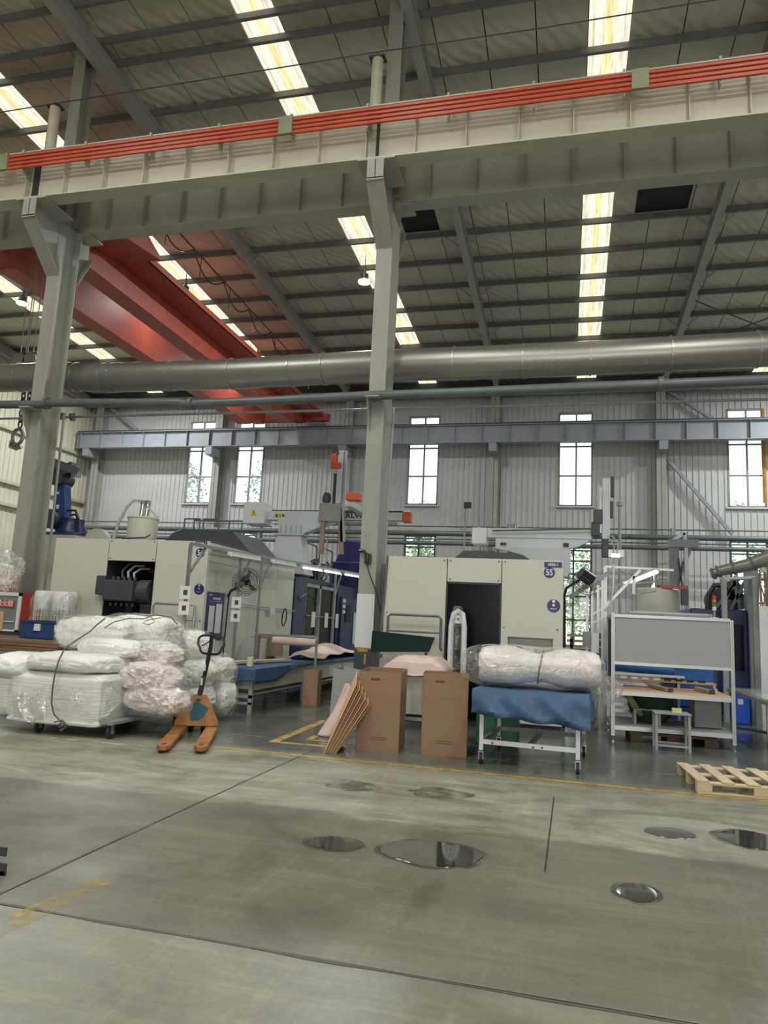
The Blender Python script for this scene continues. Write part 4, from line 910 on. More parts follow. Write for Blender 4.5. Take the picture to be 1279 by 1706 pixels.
MB().prism([(-1.95, ZH-.01), (-1.72, ZH+.19), (-1.2, ZH+.20), (-1.17, ZH+.17), (-1.0, ZH+.17), (-.97, ZH+.20), (-.72, ZH+.14), (-.50, ZH-.01)], 'y', 12.2, 14.6).build('roof_hood', M['darkgrey'], m55, bevel=.02)
B(-.35, -.08, Y0-.004, Y0, 2.50, 2.585).build('model_plate', M['purple'], m55); text('1850-1', 'lettering', m55, (-.215, Y0-.006, 2.543), .06, FRONT, M['white'], bold=.0015)
disc(m55, -.27, 2.42, Y0, .085, M['purple']); text('55', 'number', m55, (-.27, Y0-.006, 2.42), .13, FRONT, M['white'], bold=.003, xs=.85)
disc(m55, -.20, 1.91, Y0, .10, M['purple']); MB().cyl((-.20, Y0-.004, 1.92), (-.20, Y0-.006, 1.92), .02, 10).bx(-.22, -.18, Y0-.006, Y0-.004, 1.96, 2.0).bx(-.25, -.15, Y0-.006, Y0-.004, 1.86, 1.87).build('sticker_print', M['alu'], m55)
hoop(m55, -2.78, -1.92, 1.15, 1.67, Y0-.12, 'pipedark')
MB().tube([(X0+.02, Y0-.02, 2.62), (X0+.0, Y0-.02, 1.9), (X0-.04, Y0-.02, 1.3)], .016, 6).build('cable', M['pipedark'], m55, smooth=True)
# black low screen in front of machine 55
fp = thing('folding_screen', 'low glossy dark green panel leaning in front of machine 55', 'panel', (-2.5, 11.2, .3))
a, b, c2, d2 = at(620, 1051, Y=11.2), at(724, 1062, Y=11.2), at(715, 1086, Y=11.2), at(618, 1086, Y=11.2)
MB().add([(a.x, 11.2, a.z), (b.x, 11.2, b.z), (c2.x, 11.16, c2.z), (d2.x, 11.16, d2.z), (a.x, 11.25, a.z), (b.x, 11.25, b.z), (c2.x, 11.21, c2.z), (d2.x, 11.21, d2.z)], [(0, 1, 2, 3), (7, 6, 5, 4), (0, 4, 5, 1), (1, 5, 6, 2), (2, 6, 7, 3), (3, 7, 4, 0)]).build('sheet', mat('dark_green_gloss', (.012, .03, .028), .15, var=.1), fp)
for x in (d2.x+.05, c2.x-.05): MB().bar((x, 11.2, 0), (x, 11.2, d2.z+.04), .04, .04).build('leg', M['darkgrey'], fp)
# chrome robot over 55
r5 = thing('takeout_robot', 'pale grey beam take-out robot with a tall vertical axis behind machine 55', 'robot', (-.5, 14.9, 2.6))
Y5 = 14.9
def U(px, py, Y=Y5): return at(px, py, Y=Y)
z1 = U(900, 882).z; z0 = U(900, 896).z
B(U(812, 890).x, U(986, 890).x, Y5-.12, Y5+.12, z0-.03, z1).build('traverse_beam', M['whiteb'], r5, bevel=.01)
MB().prism([(U(826, 900).x, z0-.03), (U(986, 900).x, z0-.03), (U(962, 908).x, U(962, 912).z), (U(876, 928).x, U(876, 926).z), (U(826, 915).x, U(826, 914).z)], 'y', Y5-.1, Y5+.1).build('gusset', M['whiteb'], r5)
B(U(850, 920).x, U(950, 920).x, Y5-.2, Y5+.2, ZH-.02, U(900, 915).z).build('pedestal', M['whiteb'], r5)
B(U(788, 890).x, U(812, 890).x, Y5-.2, Y5+.15, U(800, 908).z, U(800, 881).z).build('control_box', M['white'], r5, bevel=.01)
B(U(834, 904).x, U(844, 904).x, Y5-.13, Y5-.10, U(840, 909).z, U(840, 905).z).build('lock', M['black'], r5)
B(U(938, 907).x, U(947, 907).x, Y5-.13, Y5-.10, U(940, 912).z, U(940, 906).z).build('label_print', M['print'], r5)
a = U(1007, 800); MB().bx(a.x-.05, a.x+.09, Y5-.22, Y5-.08, U(1007, 900).z, a.z).build('vertical_axis', M['whiteb'], r5)
MB().bx(a.x-.11, a.x-.06, Y5-.2, Y5-.1, U(1007, 890).z, U(1003, 815).z).build('linear_rail', M['alu'], r5)
MB().bx(a.x+.11, a.x+.17, Y5-.2, Y5-.08, U(1007, 830).z, U(1017, 797).z).bx(a.x+.09, a.x+.15, Y5-.2, Y5-.1, U(1007, 865).z, U(1015, 838).z).build('cable_chain', M['darkgrey'], r5)
MB().bx(a.x-.22, a.x-.05, Y5-.26, Y5-.1, U(1000, 875).z, U(995, 852).z).bx(a.x-.26, a.x-.1, Y5-.24, Y5-.1, U(990, 895).z, U(990, 872).z).build('carriage', M['iron'], r5, bevel=.01)
MB().bx(a.x-.06, a.x+.06, Y5-.26, Y5-.1, U(1003, 930).z, U(1003, 900).z).build('wrist', M['iron'], r5, bevel=.01)
B(a.x+.05, a.x+.35, Y5-.24, Y5-.1, U(1015, 930).z, U(1015, 918).z).build('suction_head', M['steel'], r5)
MB().tube([U(1018, 892, 14.6), U(1030, 905, 14.6), U(1027, 925, 14.6)], .015, 6).tube([U(1012, 892, 14.6), U(1023, 910, 14.6), U(1020, 935, 14.6)], .015, 6).build('air_hose', M['hose'], r5, smooth=True)
MB().cyl(U(848, 884), U(848, 874), .05, 12).cyl(U(858, 884), U(858, 872), .06, 12).build('chrome_valve', M['chrome'], r5, smooth=True)
MB().tube([U(820, 884, 14.7), U(880, 883, 14.7), U(985, 881, 14.7)], .018, 6).build('cable_rail', M['pipedark'], r5)

# ================================================================== LIGHT GANTRY AND TABLE BESIDE 54
gt = thing('lighting_gantry', 'tubular steel gantry with fluorescent tubes over the long blue table', 'gantry', (-5.4, 11, 0))
ga, gb = at(318, 906, X=-5.74), at(612, 959, X=-5.74); gd = Vector((-.26, 0, 0))
MB().bar(ga, gb, .05, .05).build('rail', M['steel'], gt); MB().bar(ga.lerp(gb, .12)+gd, gb+gd, .05, .05).build('rail', M['steel'], gt)
for t in (.12, .35, .6, .85): v = ga.lerp(gb, t); MB().bar(v, v+gd, .035, .035).build('cross_rail', M['steel'], gt)
gp_ = []
for px in (318, 403, 437, 560):
    lo, hi = 0.0, 1.0
    t = min([i_/200 for i_ in range(201)], key=lambda q: abs(((ga.lerp(gb, q)-EYE).dot(AR)/(ga.lerp(gb, q)-EYE).dot(AF))*F+639.5-px))
    v = ga.lerp(gb, t); gp_.append(v)
    MB().bar((v.x, v.y, 0), (v.x, v.y, v.z-.02), .045, .045).build('post', M['steel'], gt)
    d_ = (gb-ga).normalized(); MB().bar((v.x, v.y, 2.12), (v.x+d_.x*.5, v.y+d_.y*.5, v.z), .035, .035).build('brace', M['steel'], gt)
for t in (.12, .3, .46, .60, .76):
    v = ga.lerp(gb, t); v2 = ga.lerp(gb, t+.12); off = Vector((.05, 0, -.05))
    f_ = MB().bar(v+off, v2+off, .08, .06).build('light_fixture', M['white'], gt); MB().cyl(v+off*1.8, v2+off*1.8, .018, 8).build('fluorescent_tube', M['tube'] if t > .4 else M['white'], f_)
for v, zz in ((gp_[0], (1.50, 1.74)), (gp_[1], (1.42, 1.66))):
    for z in zz: B(v.x-.09, v.x+.09, v.y-.045, v.y-.03, z, z+.2).build('notice', M['paper'], gt); B(v.x-.03, v.x+.04, v.y-.047, v.y-.045, z+.06, z+.14).build('notice_print', M['print'], gt)

fan = thing('wall_fan', 'black caged fan on a bracket at the side of machine 54', 'fan', (-5.85, 12.6, 2.1))
c0 = Vector((-5.62, 12.1, 2.14)); ax = Vector((.55, -.75, -.25)).normalized(); e1 = ax.cross(Vector((0, 0, 1))).normalized(); e2 = ax.cross(e1)
def circ(r, off, n=24): return [c0+ax*off+(e1*math.cos(t)+e2*math.sin(t))*r for t in [2*math.pi*i/n for i in range(n)]]
mb = MB()
for r_, o_ in ((.25, 0), (.20, .06), (.13, .09), (.06, .10), (.20, -.06)): mb.tube(circ(r_, o_), .005, 4, closed=True)
for i in range(0, 24, 1):
    t = 2*math.pi*i/24; d_ = e1*math.cos(t)+e2*math.sin(t); mb.tube([c0+ax*.10+d_*.05, c0+ax*.06+d_*.2, c0+d_*.25, c0-ax*.06+d_*.2, c0-ax*.1+d_*.06], .003, 3)
mb.build('cage', M['darkgrey'], fan)
MB().cyl(c0-ax*.18, c0-ax*.02, .075, 14).build('motor', M['black'], fan, smooth=True)
for i in range(3):
    t = 2*math.pi*i/3; d_ = e1*math.cos(t)+e2*math.sin(t); s_ = e1*math.cos(t+1.2)+e2*math.sin(t+1.2)
    MB().add([c0+d_*.03, c0+d_*.19+s_*.03, c0+d_*.17+s_*.12+ax*.03, c0+s_*.05+ax*.02], [(0, 1, 2, 3)]).build('blade', M['pipedark'], fan, solid=.004)
MB().tube([c0-ax*.14, c0-ax*.2+Vector((-.1, .1, -.12)), (-6.03, 12.35, 1.98), (-6.08, 12.35, 1.86)], .025, 8).build('arm', M['black'], fan, smooth=True)
MB().tube([(-6.06, 12.35, 1.9), (-6.06, 12.3, 1.0), (-6.04, 12.3, .0)], .014, 6).build('power_cable', M['black'], fan)

def cloth_table(name, label, x0, x1, y0, y1, zt, skirt, m, seed, drop_fn, loc, nx=24, ny=60):
    """cloth over a table top with a hanging wavy skirt on all sides"""
    def fn(u, v):
        # unfold: border parts hang
        bu = .16; bv = .10
        def fold(t, b, a0, a1):
            if t < b: return a0, (b-t)/b, -1
            if t > 1-b: return a1, (t-1+b)/b, 1
            return a0+(a1-a0)*(t-b)/(1-2*b), 0, 0
        X, hu, su = fold(u, bu, x0, x1); Y, hv, sv = fold(v, bv, y0, y1)
        h = max(hu, hv); dz = drop_fn(X, Y, su, sv)*h
        wv = .018*math.sin(X*9+Y*7+seed)+.02*noise.noise(Vector((X*4, Y*4, seed)))
        X += su*(hu > 0)*(.012+abs(wv)*h*1.6); Y += sv*(hv > 0)*(.012+abs(wv)*h*1.6)
        z = zt+.012+(.012*noise.noise(Vector((X*3, Y*3, seed))) if h == 0 else 0)-dz
        return (X, Y, z)
    mb = MB(); mb.grid(fn, nx, ny)
    return mb
tb = thing('work_table', 'long grey steel work table with lower shelf beside machine 54', 'table', (-5.3, 14, 0))
TX0, TX1, TY0, TY1, TZ = -5.62, -4.82, 10.9, 20.5, .70
B(TX0, TX1, TY0, TY1, TZ-.04, TZ).build('table_top', M['greybox'], tb)
B(TX1-.03, TX1-.005, TY0+.02, TY1, TZ-.34, TZ-.05).build('side_apron', M['creamd'], tb); B(TX0+.05, TX1-.03, TY0+.02, TY0+.04, .38, TZ-.05).build('end_apron', M['creamd'], tb)
for y in (TY0+.03, 13.3, 15.7, 18.1, TY1-.05):
    for x in (TX0+.03, TX1-.03): MB().bx(x-.03, x+.03, y-.03, y+.03, 0, TZ-.04).build('leg', M['pipegrey'], tb)
B(TX0+.03, TX1-.03, TY0+.05, TY1-.3, .28, .31).build('shelf', M['pipegrey'], tb)
MB().bx(TX0, TX1, TY0, TY0+.03, .24, .29).bx(TX0, TX1, TY0, TY0+.03, .14, .18).build('rail', M['pipegrey'], tb)
MB().tube([(-5.2, TY0, .32), (-5.28, TY0-.02, .25), (-5.3, TY0, .12)], .012, 6).build('hook', M['alu'], tb)
ck = cloth_table('c', '', TX0-.04, TX1+.05, TY0-.05, 19.5, TZ, .3, None, 1, lambda X, Y, su, sv: (.26+.07*math.sin(X*3)) if sv < 0 else ((.24 if Y < 11.7 else .24*max(0.16, 1-(Y-11.7)/1.0)) if su > 0 else .1), None, 26, 140)
o = ck.build('table_cloth', M['cloth'], smooth=True, solid=.006); tag(o, 'blue cloth spread over the long table, hanging over its near end', 'cloth')
# things on the table
zt = TZ+.03
o = thing('wooden_board', 'long pale board lying on the blue table cloth', 'board', (-5.3, 11.8, zt)); MB().box((-5.22, 12.1, zt+.03), (.12, 1.9, .035), (0, 0, R(-9))).build('plank', M['wood'], o); MB().box((-5.36, 11.6, zt+.02), (.12, .9, .03), (0, 0, R(-22))).build('plank', M['brownp'], o)
o = MB().cyl((-5.0, 11.15, zt-.01), (-5.0, 11.15, zt+.14), .055, 16).build('tape_roll', mat('cream_plastic', (.68, .66, .50), .4), smooth=True); tag(o, 'cream upright tape roll at the near end of the blue table', 'roll')
pf = thing('pink_foam_sheet', 'pink foam sheet heaped on the far part of the blue table', 'foam sheet', (-5.1, 15, zt))
def pk(u, v):
    x = -5.55+.75*u; y = 14.0+4.6*v; k = noise.noise(Vector((x*3, y*1.3, 4))); return (x+.03*math.sin(y*5), y, zt+.02+max(0, .26*math.exp(-((v-.42)/.26)**2)*math.exp(-((u-.4)/.6)**2)+.10*k*(1-v)))
g_ = MB(); g_.grid(pk, 24, 60); g_.build('sheet', M['pink'], pf, smooth=True, solid=.012)
rs = thing('roll_stand', 'steel stand holding a white foam roll above the pink sheet', 'roll holder', (-4.75, 13.2, 0))
MB().cyl(at(455, 1067, Y=13.2), at(527, 1071, Y=13.2), .075, 18).build('foam_roll', M['pink'], rs, smooth=True)
a = at(528, 1060, Y=13.2); MB().bar((a.x, 13.2, zt-.4), (a.x, 13.2, a.z+.02), .04, .04).build('post', M['steel'], rs)
MB().bar(at(432, 1058, Y=13.25), at(529, 1061, Y=13.25), .06, .05).build('top_bar', M['steel'], rs); MB().bar(at(418, 1061, Y=13.3), at(470, 1064, Y=13.3), .02, .02).build('spindle', M['steel'], rs)
a = at(432, 1058, Y=13.25); MB().bar((a.x, 13.25, zt), (a.x, 13.25, a.z), .05, .04).build('post', M['brownp'], rs)
o = thing('brown_box', 'low brown carton standing on the table behind the foam roll', 'carton', (-5.5, 14.4, zt)); B(*[at(430, 1062, Y=14.4).x, at(458, 1062, Y=14.4).x, 14.4, 14.9, zt, at(430, 1060, Y=14.4).z]).build('body', M['brownp'], o)
def carton(name, label, p0, w_, d_, h, rot, wall=.006, flaps=True, mark=True, lines=True):
    o = thing(name, label, 'carton', p0)
    ca, sa = math.cos(rot), math.sin(rot)
    def P(x, y, z): return (p0[0]+x*ca-y*sa, p0[1]+x*sa+y*ca, p0[2]+z)
    def wallp(nm, a, b, z0, z1, t, m=M['carton'], bow=0):
        (ax_, ay_), (bx_, by_) = a, b; dx, dy = bx_-ax_, by_-ay_; L_ = math.hypot(dx, dy); nx, ny = -dy/L_*t, dx/L_*t
        vs = []
        for z in (z0, z1):
            for (x, y) in ((ax_, ay_), (bx_, by_), (bx_+nx, by_+ny), (ax_+nx, ay_+ny)): vs.append(P(x, y, z))
        return MB().add(vs, [(3, 2, 1, 0), (4, 5, 6, 7), (0, 1, 5, 4), (1, 2, 6, 5), (2, 3, 7, 6), (3, 0, 4, 7)]).build(nm, m, o, recalc=True)
    wallp('front_panel', (0, 0), (w_, 0), 0, h, wall); wallp('side_panel', (w_, 0), (w_, d_), 0, h, wall); wallp('back_panel', (w_, d_), (0, d_), 0, h*1.0, wall); wallp('side_panel', (0, d_), (0, 0), 0, h, wall)
    MB().add([P(0, 0, .004), P(w_, 0, .004), P(w_, d_, .004), P(0, d_, .004)], [(0, 1, 2, 3)]).build('bottom', M['cartonin'], o)
    if mark:
        mb = MB()
        for k in range(6):
            x = w_*.28+k*.018
            mb.add([P(x, -.0015, h*.885), P(x+.013, -.0015, h*.885), P(x+.013, -.0015, h*.885+.030), P(x, -.0015, h*.885+.030)], [(0, 1, 2, 3)])
        mb.add([P(w_*.28+.1, -.0015, h*.885+.012), P(w_*.28+.18, -.0015, h*.885+.012), P(w_*.28+.18, -.0015, h*.885+.015), P(w_*.28+.1, -.0015, h*.885+.015)], [(0, 1, 2, 3)])
        mb.build('printed_mark', M['print'], o)
    if lines:
        mb = MB()
        for z in (.14, .165): mb.add([P(w_*.32, -.0015, z), P(w_*.68, -.0015, z), P(w_*.68, -.0015, z+.005), P(w_*.32, -.0015, z+.005)], [(0, 1, 2, 3)])
        mb.build('printed_lines', M['print'], o)
    return o
a, b = at(592, 1250, Z=0), at(664, 1255, Z=0)
carton('open_carton', 'larger open brown carton, left of the pair in front of machine 55', (a.x, a.y, 0), .515, .93, .935, math.atan2(b.y-a.y, b.x-a.x))
a, b = at(700, 1257, Z=0), at(775, 1262, Z=0)
carton('open_carton', 'narrower open brown carton, right of the pair beside the wheeled cart', (a.x, a.y, 0), .545, .52, .95, math.atan2(b.y-a.y, b.x-a.x))
a, b = at(502, 1174, Z=0), at(529, 1176, Z=0)
carton('small_carton', 'small brown carton standing against the long blue table', (a.x, a.y, 0), .28, .3, .62, 0.1, mark=False, lines=False)
# flattened cartons leaning
fc_ = thing('flattened_cartons', 'bundle of flattened cardboard sheets leaning on the larger carton', 'cardboard', (-2.65, 8.3, 0), )
for k in range(10):
    p0 = Vector((-2.72+.028*k, 8.28+.02*k, .0)); p1 = Vector((-2.48+.022*k, 8.95, .92-.025*k))
    n_ = Vector((.012, 0, 0)); w2 = Vector((.05, .42, 0))
    # each sheet: thin board leaning to the right and back
    b0 = Vector((-2.70+.0135*k, 8.24+.008*k, .0)); t0 = b0+Vector((.27+.004*k, .26, .78-.028*k)); bk = Vector((-.10, .55, 0))
    th = Vector((.010, -.004, 0))
    vs = [b0, t0, t0+bk*.35+Vector((-.02, 0, .14)), b0+bk]; vs = vs+[v+th for v in vs]
    MB().add(vs, [(0, 1, 2, 3), (7, 6, 5, 4), (0, 4, 5, 1), (1, 5, 6, 2), (2, 6, 7, 3), (3, 7, 4, 0)]).build('sheet', M['carton'] if k % 2 else M['tan'], fc_, recalc=True)

# low table with pink foam behind the cartons
pt = thing('side_table', 'low grey table carrying pink foam behind the two open cartons', 'table', (-2.2, 10, 0))
px0, px1, py0, py1, pz = at(642, 1110, Y=9.9).x, -1.62, 9.8, 10.9, .86
B(px0, px1, py0, py1, pz-.04, pz).build('table_top', M['greybox'], pt)
for x in (px0+.03, px1-.03):
    for y in (py0+.03, py1-.03): B(x-.02, x+.02, y-.02, y+.02, 0, pz-.04).build('leg', M['alu'], pt)
MB().bx(px0, px1, py0, py0+.04, .25, .29).build('rail', M['alu'], pt)
def hp_(u, v):
    x = px0-.02+(px1-px0+.06)*u; y = py0-.1+1.1*v; e_ = min(u, 1-u)*5; e_ = min(1, e_)
    z = pz+.02+.20*(min(1, e_))**.6*(1-.5*(abs(v-.5)*2)**3)+.035*noise.noise(Vector((x*6, y*5, 1)))-(.12 if v < .05 else 0)
    return (x, y, z)
o = MB(); o.grid(hp_, 44, 30); o = o.build('foam_heap', M['pink'], smooth=True, solid=.01); tag(o, 'pink foam heaped on the low table behind the two open cartons', 'foam')
# pink foam draped to the floor at the left
def dp_(u, v):
    a0 = at(575+28*u, 1138+6*math.sin(u*3), Y=9.6); k = v
    x = a0.x-.30*k*(1-u*.75)+.03*math.sin(u*14+k*3); y = 9.6-.2*k+.05*math.sin(u*10+k*2); z = a0.z*(1-k)+.015*k
    return (x, y, z)
o = MB(); o.grid(dp_, 26, 30); o = o.build('draped_foam', M['pink'], smooth=True, solid=.012); tag(o, 'pink foam sheet hanging down behind the leaning cardboard', 'foam')
gb = thing('waste_bin', 'grey open bin at the foot of the middle column', 'bin', (-3.5, 11.4, 0))
a = at(582, 1100, Y=11.45); MB().add([(-3.62, 11.25, 0), (-3.15, 11.25, 0), (-3.15, 11.7, 0), (-3.62, 11.7, 0), (-3.58, 11.2, .78), (-3.08, 11.2, .72), (-3.08, 11.75, .72), (-3.58, 11.75, .78)], [(3, 2, 1, 0), (0, 1, 5, 4), (1, 2, 6, 5), (2, 3, 7, 6), (3, 0, 4, 7)]).build('bin_body', M['grey'], gb, solid=.01)

# ================================================================== white column-like wrapped part by door 55
wp = thing('wrapped_profile', 'tall white arch-shaped part wrapped in clear film by the black door', 'moulded part', (-1.7, 11.0, 0))
Yw = 10.9; xa, xb = at(747, 1060, Y=Yw).x, at(776, 1060, Y=Yw).x; zt_ = at(762, 1016, Y=Yw).z
MB().tube([(xa+.03, Yw, 0), (xa+.035, Yw, zt_-.25), (xa+.07, Yw, zt_-.06), ((xa+xb)/2, Yw, zt_-.02), (xb-.06, Yw, zt_-.06), (xb-.03, Yw, zt_-.25), (xb-.02, Yw, 0)], .042, 10).build('frame', M['white'], wp, smooth=True)
B(xa+.05, xb-.05, Yw-.02, Yw+.04, zt_-.2, zt_-.08).build('top_web', M['white'], wp); B(xa+.05, xb-.05, Yw+.0, Yw+.02, .1, zt_-.2).build('inner_panel', M['blackgloss'], wp)
for dx in (.08, .14): MB().cyl((xa+dx, Yw-.03, zt_-.14), (xa+dx, Yw-.02, zt_-.14), .018, 10).build('hole', M['black'], wp)
soft(((xa+xb)/2, Yw, zt_/2+.02), (zt_+.05, (xb-xa)+.10, .17), 0, .35, .5, .03, 3, 5, nu=30, nv=40, tilt=(0, R(90))).build('film_wrap', M['film'], wp, smooth=True)

# ================================================================== CART WITH BLUE COVER AND WRAPPED BALE
def caster(p, x, y, r=.06, nm='caster'):
    c = MB().bx(x-.03, x+.03, y-.03, y+.03, r*2+.005, r*2+.02).bx(x-.028, x-.02, y-.02, y+.03, r*.8, r*2+.01).bx(x+.02, x+.028, y-.02, y+.03, r*.8, r*2+.01).build(nm, M['steel'], p)
    MB().cyl((x-.016, y+.01, r), (x+.016, y+.01, r), r, 16).build('wheel', M['rubber'], c); MB().cyl((x-.03, y+.01, r), (x+.03, y+.01, r), .015, 8).build('axle', M['alu'], c)
cr_ = thing('wheeled_cart', 'white steel cart on casters under the blue cover', 'cart', (-.4, 9, 0))
p1, p2 = Vector((-.93, 8.56, 0)), Vector((.13, 8.48, 0)); dy = Vector((.09, 1.25, 0))
L4 = [p1, p2, p2+dy, p1+dy]
for p in L4:
    MB().bar((p.x, p.y, .15), (p.x, p.y, .80), .045, .045).build('leg', M['white'], cr_); caster(cr_, p.x, p.y)
for (i, j, z, m_) in ((0, 1, .245, 'white'), (3, 2, .245, 'greybox'), (0, 3, .245, 'greybox'), (1, 2, .245, 'greybox'), (0, 1, .78, 'white'), (3, 2, .78, 'white'), (0, 3, .78, 'white'), (1, 2, .78, 'white')):
    MB().bar((L4[i].x, L4[i].y, z), (L4[j].x, L4[j].y, z), .05, .05).build('rail', M[m_], cr_)
m0 = (L4[0]+L4[1])/2; m1 = (L4[2]+L4[3])/2; MB().bar((m0.x, m0.y, .235), (m1.x, m1.y, .235), .05, .04).build('rail', M['greybox'], cr_)
screws(cr_, [(-.8, .245), (-.35, .235), (-.25, .24), (.05, .245)], 8.49)
MB().add([(L4[0].x, L4[0].y, .80), (L4[1].x, L4[1].y, .80), (L4[2].x, L4[2].y, .80), (L4[3].x, L4[3].y, .80), (L4[0].x, L4[0].y, .82), (L4[1].x, L4[1].y, .82), (L4[2].x, L4[2].y, .82), (L4[3].x, L4[3].y, .82)], [(3, 2, 1, 0), (4, 5, 6, 7), (0, 1, 5, 4), (1, 2, 6, 5), (2, 3, 7, 6), (3, 0, 4, 7)]).build('deck', M['greybox'], cr_)
def dropf(X, Y, su, sv):
    t = (X+.98)/1.2
    if sv < 0: return .27+.09*t+.012*math.sin(X*14)
    return .27+.08*max(0, min(1, t))
mb = cloth_table('c', '', -.99, .20, 8.47, 9.78, .82, .3, None, 3, dropf, None, 44, 50)
for i, v in enumerate(mb.v):
    v.y = 9.12+(v.y-9.12)*1.06; v.x = -.39+(v.x+.39)*1.05
    if v.y > 8.46: v.x += (v.y-8.47)*.072
    if v.z < .80:   # diagonal pulls in the hanging cloth
        k = (.82-v.z)/.3
        v.y -= .034*k*math.sin((v.x*1.0+(.82-v.z)*-1.3)*16)+.03*k*noise.noise(Vector((v.x*7+v.z*5, v.z*9, 2)))
o = mb.build('cart_cover', M['clothcover'], smooth=True, solid=.006); tag(o, 'blue fabric cover draped over the wheeled cart', 'cover')
bl_ = thing('wrapped_bale', 'long pinkish foam bale in clear film, tied in the middle, on the blue cart', 'bale', (-.35, 9.1, .84))
mb = soft((-.32, 9.08, 1.085), (1.42, .85, .46), R(4), .28, .75, .018, 3.2, 2, nu=80, nv=70, pinch=(0.02, .09, .08)); mb.build('foam_bale', M['foampink'], bl_, smooth=True)
mb = soft((-.40, 9.05, 1.08), (1.70, .92, .52), R(4), .55, .8, .045, 3.5, 9, nu=60, nv=50, pinch=(0.10, .09, .08)); mb.build('film_wrap', M['film'], bl_, smooth=True)
mb = soft((.42, 9.0, .88), (.36, .5, .30), R(20), .8, .8, .05, 6, 12, nu=30, nv=26); mb.build('film_end', M['film'], bl_, smooth=True)
MB().tube([Vector((-.30+.03*math.sin(t*1), 9.08+.39*math.cos(t), 1.085+.195*math.sin(t))) for t in [2*math.pi*i/28 for i in range(28)]], .009, 6, closed=True).build('twine', M['rope'], bl_, smooth=True)
gc = thing('green_crate', 'green plastic crate standing under the blue covered cart', 'crate', (-.7, 9.9, 0))
a = at(792, 1230, Y=9.95); b = at(862, 1234, Y=9.95); B(a.x, b.x, 9.95, 10.4, 0, .52).build('body', M['green'], gc, bevel=.015)
B(a.x-.02, b.x+.02, 9.93, 10.42, .46, .54).build('rim', M['green'], gc); B(a.x+.05, b.x-.06, 9.935, 9.95, .08, .14).build('ridge', M['green'], gc)

# ================================================================== FOAM PILE ON TROLLEY (left)
tr = thing('flat_trolley', 'low flat steel trolley on casters under the foam pile', 'trolley', (-5.8, 8.9, 0))
q = [Vector((-6.32, 7.72, 0)), Vector((-5.18, 7.80, 0)), Vector((-5.15, 10.3, 0)), Vector((-6.6, 10.2, 0))]
MB().add([(v.x, v.y, .17) for v in q]+[(v.x, v.y, .205) for v in q], [(3, 2, 1, 0), (4, 5, 6, 7), (0, 1, 5, 4), (1, 2, 6, 5), (2, 3, 7, 6), (3, 0, 4, 7)]).build('deck', M['greybox'], tr)
for v in ((-6.20, 7.80), (-5.25, 7.86), (-6.4, 10.0), (-5.3, 10.1)): caster(tr, v[0], v[1], .075)
def foam(label, px, py, Y, size, rotz, m, seed, name='foam_bundle', e1=.35, e2=.6, amp=.03, ridge=None, tilt=(0, 0), filmf=0, nf=2.6, pinch=None):
    c = at(px, py, Y=Y); o = thing(name, label, 'foam bundle', (c.x, c.y, c.z-size[2]/2))
    soft(c, size, rotz, e1, e2, amp, nf, seed, ridge, nu=64, nv=56, pinch=pinch, tilt=tilt).build('foam', M[m], o, smooth=True)
    if filmf: soft(c+Vector((0, -.01, 0)), (size[0]*(1+filmf), size[1]+.07, size[2]+.06), rotz, .5, .7, .035, 4.5, seed+20, nu=44, nv=36, tilt=tilt).build('film_wrap', M['film'], o, smooth=True)
    return o
foam('big lowest stack of white foam sheets at the front of the trolley', 132, 1158, 8.25, (1.28, 1.1, .62), R(3), 'foamlayer', 1, e1=.12, e2=.16, amp=.018, ridge=(.012, 62), filmf=.1)
foam('white foam stack at the left back of the trolley', 90, 1150, 9.4, (1.2, 1.3, .75), R(3), 'foamlayer', 2, e1=.25, e2=.3, amp=.03)
foam('thick white foam sheet rolled over the left end of the pile', 45, 1108, 8.1, (.62, 1.05, .34), R(6), 'foam', 3, e1=.55, e2=.8, amp=.02)
foam('flat white foam sheet draped across the middle of the pile', 140, 1103, 8.2, (1.12, 1.05, .24), R(2), 'foam', 4, e1=.4, e2=.55, amp=.03)
foam('long film wrapped white roll on top of the pile, at the left', 168, 1055, 8.9, (1.05, .7, .44), R(4), 'foam', 5, e1=.4, e2=.7, amp=.035, filmf=.08, ridge=(.008, 60))
foam('long film wrapped white roll on top of the pile, at the right', 240, 1053, 9.2, (1.05, .7, .46), R(-6), 'foam', 6, e1=.5, e2=.8, amp=.04, filmf=.10)
foam('white roll poking out under the two top rolls', 190, 1080, 8.45, (.85, .55, .26), R(-3), 'foam', 7, e1=.5, e2=.8, amp=.04)
k = 8
for (px, py, Y, s, r, l) in ((258, 1090, 8.6, (.46, .8, .36), 20, 'roll end bulging under the right top roll'), (305, 1075, 9.9, (.62, .9, .46), 30, 'puffy roll at the upper right corner of the pile'),
      (250, 1128, 8.35, (.46, .8, .36), 10, 'roll end at mid height beside the sheet stack'), (310, 1122, 9.8, (.6, .9, .46), 25, 'puffy roll behind the jack handle at mid height'),
      (262, 1165, 8.3, (.45, .9, .34), 15, 'lowest roll end beside the sheet stack'), (312, 1163, 9.8, (.56, .9, .46), 25, 'low roll behind the left fork of the jack'), (348, 1118, 10.2, (.42, .9, .50), 20, 'bundle at the back right, behind the jack mast'), (350, 1160, 10.2, (.36, .9, .6), 20, 'film covered bundle hanging at the back right corner')):
    foam('wrapped foam '+l, px, py, Y, s, R(90-r), 'foam' if k % 2 else 'foampink', k, e1=.5, e2=.8, amp=.055, filmf=.08, nf=2.6); k += 1
